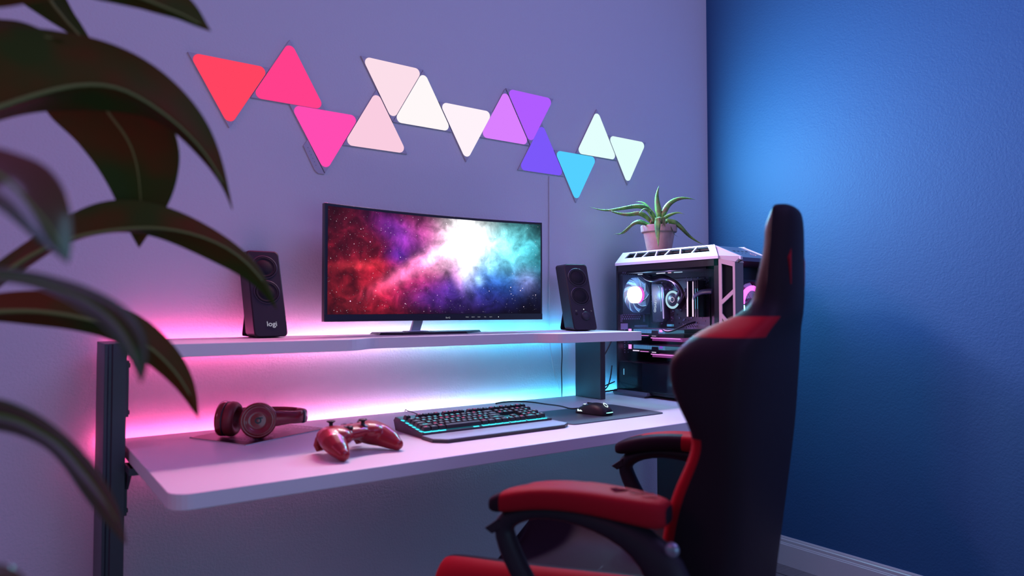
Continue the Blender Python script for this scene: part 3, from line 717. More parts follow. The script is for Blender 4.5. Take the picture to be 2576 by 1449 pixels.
# frame around the fan opening, hexagonal mesh strips
mb.box((.003,RW,.30),(.018,0,.53)); mb.box((.018,RW,.30),(.1945,0,.325)); mb.box((.018,RW,.495),(.1945,0,.53)); mb.box((.168,RW,.325),(.1945,0,.495))
mb.build('rear_wall', PB, PC)
hol = MB(); LITH = emit('hole_daylight', (.10,.14,.34), 1.0)
HM = mat('mesh_hole', (.25,.28,.45), .5)
for zc, n_ in ((.502,2),(.318,2)):
    for rr_ in range(3):
        for k in range(9):
            x = .030+.0125*k+(.006 if rr_ % 2 else 0); z = zc+(rr_-1)*.0085
            hol.add([(x+.004*cos(pi/3*q+pi/6), RW-.0006, z+.0038*sin(pi/3*q+pi/6)) for q in range(6)], [tuple(range(6))])
for zc in (.315,.300):
    for x in (.020,.026,.155,.161): hol.box((x,RW-.0008,zc-.004),(x+.0025,RW-.0004,zc+.010))
for x in (.040,.060):
    for k in range(10): hol.box((x,RW-.0008,.262-.0105*k),(x+.006,RW-.0004,.262-.0105*k+.0045))
for zc in (.278,.232,.187):
    for k in range(16): hol.box((.102+.0052*k,RW-.0008,zc-.004),(.102+.0052*k+.0028,RW-.0004,zc+.004))
hol.build('vent_holes', HM, PC)
MB().add([(.020,RW-.0009,.265),(.062,RW-.0009,.265),(.062,RW-.0009,.290),(.020,RW-.0009,.290)], [(0,1,2,3)]).build('io_cutout', mat('io_pale', (.32,.34,.55), .5), PC)
# rear fan
CLEARB = bpy.data.materials.new('clear_blade'); CLEARB.use_nodes = True; nt = CLEARB.node_tree; nt.nodes.clear()
o_ = nt.nodes.new('ShaderNodeOutputMaterial'); mx = nt.nodes.new('ShaderNodeMixShader'); tr = nt.nodes.new('ShaderNodeBsdfTransparent'); pr = nt.nodes.new('ShaderNodeBsdfPrincipled')
pr.inputs['Base Color'].default_value = (.5,.7,.9,1); pr.inputs['Roughness'].default_value = .2; pr.inputs['Emission Color'].default_value = (.15,.45,.9,1); pr.inputs['Emission Strength'].default_value = .5  # blue glow of the lit fan put into the blades as emission
mx.inputs[0].default_value = .22; nt.links.new(tr.outputs[0], mx.inputs[1]); nt.links.new(pr.outputs[0], mx.inputs[2]); nt.links.new(mx.outputs[0], o_.inputs[0])
FAN_EDGE = emit('blade_edge_glow', (.45,.80,1.0), 1.1)  # light caught at the blade edges, put in as emission
def fan(name, c, R, axis_y, hub_m, frame_m, blade_m, edge_m, nbl=9, hubr=.35, parent=PC, depth=.022):
    M = basis(c, (1,0,0), (0,0,1), (0,-1,0))
    mb = MB(); n = 40
    # square frame with round opening
    sq = []
    for i in range(n):
        a = 2*pi*i/n; k = 1/max(abs(cos(a)), abs(sin(a))); sq.append((R*1.04*cos(a)*k, R*1.04*sin(a)*k))
    rings = [[Vector((x,y,0)) for x,y in sq], [Vector((x,y,depth)) for x,y in sq], [Vector((R*.97*cos(2*pi*i/n), R*.97*sin(2*pi*i/n), depth)) for i in range(n)], [Vector((R*.97*cos(2*pi*i/n), R*.97*sin(2*pi*i/n), 0)) for i in range(n)]]
    rings.append(rings[0]); rings = [[M @ p for p in r] for r in rings]
    mb.loft(rings, cap=False); f = mb.build(name, frame_m, parent)
    bl = MB(); ed = MB(); hr = R*hubr
    for b in range(nbl):
        a0 = 2*pi*b/nbl; A = []; B = []
        for k in range(7):
            t = k/6; r = hr+(R*.93-hr)*t; sw = a0+.75*t
            A.append(M @ Vector((r*cos(sw), r*sin(sw), depth*.85))); B.append(M @ Vector((r*cos(sw+.42), r*sin(sw+.42), depth*.25)))
        vs = A+B; bl.add(vs, [(i,i+1,8+i,7+i) for i in range(6)]); ed.tube(A, R*.011, 5)
    bl.build('blades', blade_m, f); ed.build('blade_edges', edge_m, f, smooth=True)
    MB().lathe([(hr,0),(hr,depth*.9),(hr*.9,depth),(0,depth)], 32, M, cap=False).build('hub', hub_m, f, smooth=True)
    return f, M
FRM = mat('fan_frame_dark', (.02,.025,.04), .3)
MB().box((.018,-.002,.325),(.168,-.0005,.495)).build('rear_mesh', mat('rear_mesh_blue', (.05,.08,.16), .4), PC)  # solid plate for the mesh, added to stop hub light leaking out
fan('rear_fan', (.093,-.008,.410), .079, 0, emit('hub_white', (1.0,.93,1.0), 7.0), FRM, CLEARB, FAN_EDGE, hubr=.44)
ringm = MB().tube([Vector((.093+.036*cos(a_), -.031, .410+.036*sin(a_))) for a_ in [-1.3+2.6*q_/14 for q_ in range(15)]], [.0015+.0045*sin(pi*q_/14) for q_ in range(15)], 8).build('fan_glow_ring', emit('ring_magenta', (1,.16,.80), 1.2), PC, smooth=True)
# motherboard tray + board
TX = .190
MBM = mat('circuit_board', (.02,.018,.028), .4, var=.6, vscale=160)
MB().box((.188,-.56,.02),(.1945,-.006,.53)).build('tray', PB, PC)
brd = MB().box((.182,-.335,.165),(.188,-.02,.475)).build('motherboard', MBM, PC)
rb = random.Random(5); cmp_ = MB(); cmt = MB()
for k in range(170):
    y = -rb.uniform(.03,.33); z = rb.uniform(.28,.47); s1 = rb.uniform(.0015,.006); s2 = rb.uniform(.0015,.005)
    (cmp_ if rb.random() < .55 else cmt).box((.182-rb.uniform(.002,.008), y, z), (.182, y+s1, z+s2))
for k in range(60):
    y = -rb.uniform(.22,.335); z = rb.uniform(.44,.475); cmt.box((.178, y, z),(.182, y+.003, z+.003))
cmp_.build('components', mat('component_dark', (.03,.03,.05), .3), brd); cmt.build('solder_points', mat('component_bright', (.42,.42,.62), .25, .7), brd)
tr_ = MB()
for k in range(6):
    tr_.tube([(.1812,-.20-.012*k,.290),(.1812,-.212-.012*k,.278),(.1812,-.212-.012*k,.268)], .0008, 4)
    tr_.tube([(.1812,-.29-.006*k,.30),(.1812,-.28-.006*k,.286),(.1812,-.26-.006*k,.286)], .0007, 4)
tr_.build('board_print', mat('trace_print', (.35,.32,.5), .4), brd)
text('board_maker_print', 'GIGABYTE', .010, mat('trace_print', (.35,.32,.5), .4), brd, basis((.1815,-.245,.272), (0,-1,0), (0,0,1), (-1,0,0)), .0002)
MB().box((.168,-.152,.278),(.182,-.127,.287)).build('chipset_badge', mat('badge_cyan', (.1,.4,.5), .3, emis=(.12,.5,.6), estr=.35), brd)
# io cover with lettering
mb = MB(); mb.prism([(-.078,.455),(-.135,.455),(-.148,.44),(-.152,.31),(-.14,.295),(-.085,.295)], 0, .030, basis((.182,.022,0), (0,1,0), (0,0,1), (-1,0,0)))
IO = mb.build('io_cover', mat('cover_steel', (.06,.065,.095), .28, .4), PC, bevel=.002)
text('cover_lettering', 'GIGABYTE', .0155, emit('io_letter', (.62,.75,.85), 1.0), IO, basis((.1515,-.080,.372), (0,-.10,.995), (0,.995,.10), (-1,0,0)), .0003, .0003)
MB().tube([(.151,-.096,.447),(.151,-.106,.43),(.151,-.112,.34)], .0016, 6).build('cover_line', emit('io_line', (.30,.55,.75), 1.0), IO)
MB().tube([(.151,-.116,.44),(.151,-.1215,.36),(.151,-.124,.31)], .0026, 6).build('cover_shine', mat('shine_line', (.6,.6,.75), .2, .8, emis=(.5,.45,.75), estr=.8), IO)  # sheen on the cover put in as a glowing strip
# cpu cooler pump
MP = basis((.148,-.178,.388), (0,-1,0), (0,0,1), (-1,0,0))
PU = MB().lathe([(.037,-.034),(.037,0),(.034,.003),(0,.003)], 48, MP, cap=False).build('cooler_pump', PB, PC, smooth=True)
MB().lathe([(.0275,.0034),(.0290,.0050),(.036,.0050),(.0372,.0030)], 56, MP, cap=False).build('light_ring', emit('pump_ring', (.55,.88,.95), 1.0), PU, smooth=True)
hx = MB(); n_ = 6
vs = [(r*sin(2*pi*i/n_), r*cos(2*pi*i/n_), .0045) for r in (.0100,.0120) for i in range(n_)]
hx.add(vs, [(i,(i+1)%n_,n_+(i+1)%n_,n_+i) for i in range(n_)], MP); hx.build('hexagon_emblem', emit('pump_hex', (1,.72,.9), 1.2), PU)
HOSE = mat('cooler_hose', (.03,.028,.05), .25)
for pts in ([(.14,-.205,.40),(.12,-.235,.425),(.105,-.21,.465),(.10,-.16,.485),(.10,-.10,.475),(.10,-.055,.495),(.10,-.04,.52)], [(.14,-.215,.375),(.11,-.262,.41),(.095,-.24,.455),(.09,-.18,.474),(.09,-.12,.467),(.085,-.075,.485),(.085,-.06,.52)]):
    MB().tube(crv(pts), .0068, 10).build('hose', HOSE, PC, smooth=True)
# radiator at the top, glints put in as small glowing bars
MB().box((.03,-.44,.498),(.175,-.03,.52)).build('radiator', PB, PC, bevel=.002)
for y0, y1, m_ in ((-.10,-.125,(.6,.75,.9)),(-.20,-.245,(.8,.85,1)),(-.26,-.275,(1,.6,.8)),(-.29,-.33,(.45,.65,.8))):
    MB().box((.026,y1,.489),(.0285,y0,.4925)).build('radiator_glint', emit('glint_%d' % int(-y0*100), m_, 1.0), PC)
# memory sticks
RAMB = emit('memory_bar', (1.0,.72,.92), 1.5)
for k, y in enumerate((-.264,-.291,-.303,-.314)):
    o = MB().box((.135,y-.0035,.318),(.182,y+.0035,.462)).build('memory_stick', PB, PC, bevel=.0005)
    if k in (0, 1):
        MB().add([(.1345,y-.0035,.458),(.1345,y+.0005,.458),(.1345,y+.0005,.40),(.1345,y+.0035,.385),(.1345,y+.0035,.320),(.1345,y-.0035,.320),(.1345,y-.0035,.385)], [(0,1,2,3,4,5,6)]).build('light_bar', RAMB, o)
    else: MB().box((.1343,y-.001,.35),(.1349,y+.001,.43)).build('memory_lettering', emit('mem_blue', (.12,.45,.62), 1.0), o)
MB().tube(crv([(.15,-.292,.388),(.12,-.31,.398),(.12,-.345,.415),(.13,-.39,.418)]), .012, 8, .004).build('power_cable', mat('cable_blue', (.05,.06,.14), .4), PC, smooth=True)
# added point lamps brighten the case, standing for fan, pump and card light
for nm_, lc_, lco, le_ in (('fan_led', (.085,-.060,.410), (.20,.60,1.0), .9), ('pump_led', (.080,-.200,.440), (.60,.40,1.0), .45), ('card_led', (.030,-.200,.300), (1,.35,.9), .35)):
    d_ = bpy.data.lights.new(nm_, 'POINT'); d_.energy = le_; d_.color = lco; d_.shadow_soft_size = .012
    l_ = bpy.data.objects.new(nm_, d_); COL.objects.link(l_); l_.parent = PC; l_.location = lc_
# graphics cards
GLOW_P = emit('card_pink', (1,.30,.85), 1.6); GLOW_V = emit('card_violet', (.35,.12,.8), .8)
for zc, lab in ((.258,0),(.193,1)):
    g = MB().box((.052,-.315,zc-.020),(.180,-.022,zc-.006)).build('graphics_card', PB, PC, bevel=.002)
    MB().box((.050,-.315,zc+.010),(.180,-.022,zc+.0135)).build('backplate', mat('backplate_steel', (.12,.10,.16), .25, .6), g)
    fin = MB()
    for k in range(30): y = -.045-.0058*k; fin.box((.056,y-.0035,zc-.006),(.17,y,zc+.010))
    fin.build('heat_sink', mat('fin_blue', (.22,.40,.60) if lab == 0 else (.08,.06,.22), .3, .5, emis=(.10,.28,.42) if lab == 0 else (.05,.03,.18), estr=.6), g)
    MB().box((.048,-.040,zc-.008),(.0495,-.024,zc+.010)).build('bracket_glow', GLOW_P, g)
    MB().box((.048,-.083,zc-.0155),(.0495,-.048,zc-.012)).build('light_slot', emit('card_white', (1,.75,1), 1.6), g)
    MB().box((.048,-.135,zc-.0165),(.0495,-.090,zc-.0145)).build('light_slot', GLOW_P, g)
    MB().prism([(-.150,zc-.022),(-.190,zc-.022),(-.184,zc+.006),(-.156,zc+.006)], 0, .006, basis((.052,0,0), (0,1,0), (0,0,1), (-1,0,0))).build('shroud_block', PB, g)
    MB().box((.046,-.178,zc-.0175),(.0475,-.155,zc-.0145)).build('light_slot', emit('card_white', (1,.75,1), 1.6), g)
    MB().box((.048,-.30,zc-.0255),(.0495,-.148,zc-.0225)).build('light_slot', GLOW_P, g)
    MB().box((.060,-.30,zc-.036),(.17,-.145,zc-.024)).build('lower_glow', mat('pink_plate', (.3,.1,.3), .3, emis=(.8,.14,.6), estr=.22), g)
    MB().box((.052,-.205,zc+.000),(.054,-.190,zc+.0095)).build('side_glow', GLOW_P if lab == 0 else GLOW_V, g)
MB().tube(crv([(.05,-.21,.268),(.045,-.24,.262),(.045,-.28,.270),(.06,-.32,.290),(.09,-.34,.30)]), .004, 8).build('card_cable', HOSE, PC, smooth=True)
# power supply shroud
MB().box((.010,-.136,.020),(.187,-.006,.134)).build('shroud_side', mat('shroud_matte', (.018,.012,.024), .5), PC)
MB().box((.010,-.54,.020),(.187,-.1365,.133)).build('shroud_cover', mat('shroud_gloss', (.035,.04,.06), .12, coat=.3), PC)
MB().box((.0085,-.036,.080),(.0099,-.033,.105)).build('shroud_light', emit('shroud_cyan', (.2,.7,1), .9), PC)
# glass side
GL = bpy.data.materials.new('smoked_glass'); GL.use_nodes = True; nt = GL.node_tree; nt.nodes.clear()
o_ = nt.nodes.new('ShaderNodeOutputMaterial'); mx = nt.nodes.new('ShaderNodeMixShader'); tr = nt.nodes.new('ShaderNodeBsdfTransparent'); gs = nt.nodes.new('ShaderNodeBsdfGlossy'); fr = nt.nodes.new('ShaderNodeFresnel')
tr.inputs[0].default_value = (.88,.88,.92,1); gs.inputs['Roughness'].default_value = .01; fr.inputs[0].default_value = 1.22
nt.links.new(fr.outputs[0], mx.inputs[0]); nt.links.new(tr.outputs[0], mx.inputs[1]); nt.links.new(gs.outputs[0], mx.inputs[2]); nt.links.new(mx.outputs[0], o_.inputs[0])
MB().box((-.002,-.518,.012),(.001,-.004,.530)).build('glass_panel', GL, PC)
mb = MB(); mb.box((.0012,-.050,.505),(.0018,-.004,.53)); mb.box((.0012,-.518,.505),(.0018,-.05,.53)); mb.box((.0012,-.518,.020),(.0018,-.498,.53)); mb.box((.0012,-.010,.012),(.0018,-.004,.53)); mb.build('glass_border', PB, PC)
# top frame : sloped pale rails with skewed windows, both sides
def rail(side):
    X = lambda x: x if side < 0 else WID-x
    def P_(y, t, o=0.0): # t 0 bottom edge, 1 top edge
        return Vector((X(-.004+.036*t+o*.0), y, .540+.045*t+.0))
    mb = MB()
    y0, y1 = -.0, -.520
    yt0, yt1 = -.010, -.478
    def quad(a, b, c, d, th=.005):
        nrm = Vector((-.78 if side < 0 else .78, 0, .62))*-th
        vs = [a, b, c, d]; vs2 = [p+nrm for p in vs]
        mb.add(vs+vs2, [(0,1,2,3),(7,6,5,4),(0,4,5,1),(1,5,6,2),(2,6,7,3),(3,7,4,0)])
    def yy(u, t): return (y0+(y1-y0)*u)*(1-t)+(yt0+(yt1-yt0)*u)*t
    def Q(u, t): return P_(yy(u, t), t)
    quad(Q(0,0), Q(1,0), Q(1,.42), Q(0,.42)); quad(Q(0,.88), Q(1,.88), Q(1,1), Q(0,1)); quad(Q(0,.42), Q(.070,.42), Q(.095,.88), Q(0,.88)); quad(Q(.94,.42), Q(1,.42), Q(1,.88), Q(.93,.88))
    for ua, ub in ((.172,.172),(.265,.305),(.405,.405),(.500,.545),(.655,.655),(.765,.815)):
        quad(Q(ua,.42), Q(ua+.013,.42), Q(ub+.013,.88), Q(ub,.88))
    a, b = y0, y1
    mb.box((min(X(-.004),X(.006)), b, .530), (max(X(-.004),X(.006)), a, .5405))
    return mb
rail(-1).build('top_rail', PW, PC); rail(1).build('top_rail', PW, PC)
MB().box((.040,-.475,.565),(.202,-.012,.578)).build('top_mesh', mat('mesh_black', (.02,.02,.03), .5), PC, bevel=.002)
MB().box((.008,-.50,.530),(.234,-.006,.545)).build('top_deck', PB, PC)
# sloping front head with ports and emblem
def slope(x0, x1, dz=0.0, th=.01, y0=-.470, y1=-.592, z0=.583, z1=.533):
    mb = MB(); mb.add([(x0,y0,z0+dz),(x1,y0,z0+dz),(x1,y1,z1+dz),(x0,y1,z1+dz),(x0,y0,z0-th+dz),(x1,y0,z0-th+dz),(x1,y1,z1-th+dz),(x0,y1,z1-th+dz)], [(0,1,2,3),(7,6,5,4),(0,4,5,1),(1,5,6,2),(2,6,7,3),(3,7,4,0)]); return mb
slope(.040,.202,-.001,.014).build('front_head', mat('head_blue_grey', (.09,.10,.17), .3), PC, bevel=.001)
for X0, X1 in ((.028,.040),(.202,.214)): slope(X0, X1, .002, .012).build('head_trim', PW, PC, bevel=.001)
def on_slope(x, t, o=.0006):
    d = Vector((0,-.122,-.05)).normalized(); n = Vector((0,-.05,.122)).normalized(); n = Vector((0, -.379, .925))
    p = Vector((x, -.470-.122*t, .582-.05*t)) + n*o
    return basis(p, (1,0,0), -d, n)
for k in range(4): MB().box((-.006,-.003,0),(.006,.003,.0004), on_slope(.085+.024*k, .42)).build('port', PB, PC)
for k in range(2): MB().lathe([(.002,0),(.002,.0004)], 10, on_slope(.10+.02*k,.62)).build('port', PB, PC)
hx = MB(); n_ = 6; Mq = on_slope(.155,.68)
vs = [(r*sin(2*pi*i/n_), r*cos(2*pi*i/n_), .0003) for r in (.0105,.0128) for i in range(n_)]
hx.add(vs, [(i,(i+1)%n_,n_+(i+1)%n_,n_+i) for i in range(n_)], Mq); hx.build('hexagon_emblem', emit('head_hex', (.9,.42,.85), 1.0), PC)
MB().add([(.030,-.590,.521),(.212,-.590,.521),(.212,-.560,.500),(.030,-.560,.500),(.030,-.50,.525),(.212,-.50,.525)], [(0,1,2,3),(0,4,5,1),(2,5,4,3),(0,3,4),(1,5,2)]).build('head_underside', PB, PC)
# front corner : truss frame then grey pillar
def facet(a, b, z0a, z1a, z0b, z1b, th=.008):
    a = Vector(a); b = Vector(b); d = (b-a).normalized(); n = Vector((-d.y, d.x, 0))
    def Q(u, v, o=0.0):
        p = a.lerp(b, u); z = (z0a+(z0b-z0a)*u)*(1-v)+(z1a+(z1b-z1a)*u)*v; return Vector((p.x, p.y, z)) - n*o*0
    return Q
def bars(side):
    X = lambda x: x if side < 0 else WID-x
    a = (X(.0),-.519,0); b = (X(.022),-.572,0)
    Q = facet(a, b, .02, .532, .02, .515)
    inn = Vector(((1 if side < 0 else -1)*.007, .002, 0))
    mb = MB()
    def quad(p, q, r, s): mb.add([p,q,r,s,p+inn,q+inn,r+inn,s+inn], [(0,1,2,3),(7,6,5,4),(0,4,5,1),(1,5,6,2),(2,6,7,3),(3,7,4,0)])
    quad(Q(0,0), Q(.18,0), Q(.18,1), Q(0,1)); quad(Q(.86,0), Q(1,0), Q(1,1), Q(.86,1)); quad(Q(.18,.965), Q(.86,.965), Q(.86,1), Q(.18,1)); quad(Q(.18,0), Q(.86,0), Q(.86,.03), Q(.18,.03))
    for va, vb in ((.695,.785),(.60,.515),(.30,.385),(.20,.115)):
        quad(Q(.18,va-.017), Q(.86,vb-.017), Q(.86,vb+.017), Q(.18,va+.017))
    mb.build('truss_frame', PWF, PC)
    m2 = MB(); off_ = inn*1.2
    p = [Q(.05,.01)+off_, Q(.95,.01)+off_, Q(.95,.99)+off_, Q(.05,.99)+off_]; m2.add(p+[v+inn*.3 for v in p], [(0,1,2,3),(7,6,5,4),(0,4,5,1),(1,5,6,2),(2,6,7,3),(3,7,4,0)])
    m2.build('truss_backing', mat('truss_back', (.008,.011,.015), .6, spec=.08), PC)
    m3 = MB(); pl = [(X(.022),-.572),(X(.048),-.588),(X(.054),-.580),(X(.054),-.562),(X(.034),-.558)]
    m3.prism(pl, .016, .515, top=[(x,y) for x,y in pl]); m3.build('corner_pillar', PG, PC, bevel=.001)
    m4 = MB(); m4.add([(X(.0),-.519,.5405),(X(.036),-.478,.583),(X(.030),-.590,.535),(X(.022),-.573,.516),(X(.0),-.519,.530),(X(.05),-.589,.512),(X(.05),-.52,.53)], [(0,1,2),(0,2,3,4),(3,2,5),(1,6,5,2),(0,4,3,5,6,1)]); m4.build('corner_cap', PW, PC)
PWF = mat('truss_pale', (.60,.44,.50), .4)
bars(-1); bars(1)
fan('front_fan', (.121,-.548,.365), .086, 0, mat('hub_dark', (.03,.03,.05), .4), PB, CLEARB, mat('blade_grey', (.2,.22,.3), .3), nbl=7, hubr=.28)
fan('front_fan', (.121,-.548,.150), .086, 0, mat('hub_dark', (.03,.03,.05), .4), PB, CLEARB, mat('blade_grey', (.2,.22,.3), .3), nbl=7, hubr=.28)
MF = basis((.121,-.572,.365), (1,0,0), (0,0,1), (0,-1,0))
for nm, a0, a1, col in (('ring_top', .05, pi-.05, (1,.10,.85)), ('ring_bottom', pi+.05, 2*pi-.05, (.35,.85,1))):
    MB().tube([MF @ Vector((.060*cos(a0+(a1-a0)*k/16), .060*sin(a0+(a1-a0)*k/16), 0)) for k in range(17)], .009, 8).build('fan_light', emit('front_'+nm, col, 3.0), PC, smooth=True)
MB().box((.054,-.546,.016),(.188,-.540,.53)).build('front_grille', PB, PC)
# feet
for x0, x1 in ((-.024,.010),(WID-.030,WID+.002)):
    for y0, y1 in ((-.190,-.002),(-.585,-.40)):
        a, b = (x0, x1)
        MB().add([(a,y0+.02,0),(b,y0+.02,0),(b,y1-.01,0),(a,y1-.01,0),(a,y0,.010),(b,y0,.010),(b,y1,.010),(a,y1,.010),(a+.008*(a<0),y0+.004,.0205),(b-.008*(b>WID),y0+.004,.0205),(b-.008*(b>WID),y1,.0205),(a+.008*(a<0),y1,.0205)],
           [(0,3,2,1),(0,1,5,4),(1,2,6,5),(2,3,7,6),(3,0,4,7),(4,5,9,8),(5,6,10,9),(6,7,11,10),(7,4,8,11),(8,9,10,11)]).build('foot', PG, PC, bevel=.001)

# ------------------------------------------------------------ potted aloe on the tower
POTX, POTY, POTZ = 2.170, -.240, ZT+.578
AP = thing('potted_aloe', 'spiky aloe in a terracotta pot standing on the computer tower', 'potted plant', (POTX, POTY, POTZ))
TER = mat('terracotta', (.48,.30,.27), .85, bump=.4, bscale=200, var=.25, vscale=35)
MB().lathe([(.0,.0),(.046,.0),(.048,.002),(.0635,.084),(.070,.085),(.0725,.088),(.0745,.110),(.0735,.113),(.067,.113),(.0655,.102),(0,.102)], 48, cap=False).build('pot', TER, AP, smooth=False)
MB().lathe([(0,.099),(.0655,.1025),(0,.104)], 24, cap=False).build('soil', mat('soil', (.05,.035,.03), .95, bump=1, bscale=300), AP)
def aloe_mat():
    m = mat('aloe_green', (.10,.22,.07), .5, spec=.2)
    nt = m.node_tree; p = nt.nodes['Principled BSDF']; tc = nt.nodes.new('ShaderNodeTexCoord'); n = nt.nodes.new('ShaderNodeTexNoise'); n.inputs['Scale'].default_value = 28; n.inputs['Detail'].default_value = 3
    r = nt.nodes.new('ShaderNodeValToRGB'); r.color_ramp.elements[0].position = .35; r.color_ramp.elements[0].color = (.055,.15,.05,1); r.color_ramp.elements[1].position = .68; r.color_ramp.elements[1].color = (.22,.14,.08,1)
    e = r.color_ramp.elements.new(.52); e.color = (.14,.30,.06,1)
    nt.links.new(tc.outputs['Object'], n.inputs['Vector']); nt.links.new(n.outputs['Fac'], r.inputs[0]); nt.links.new(r.outputs[0], p.inputs['Base Color'])
    return m
AM = aloe_mat(); rs_ = random.Random(2)
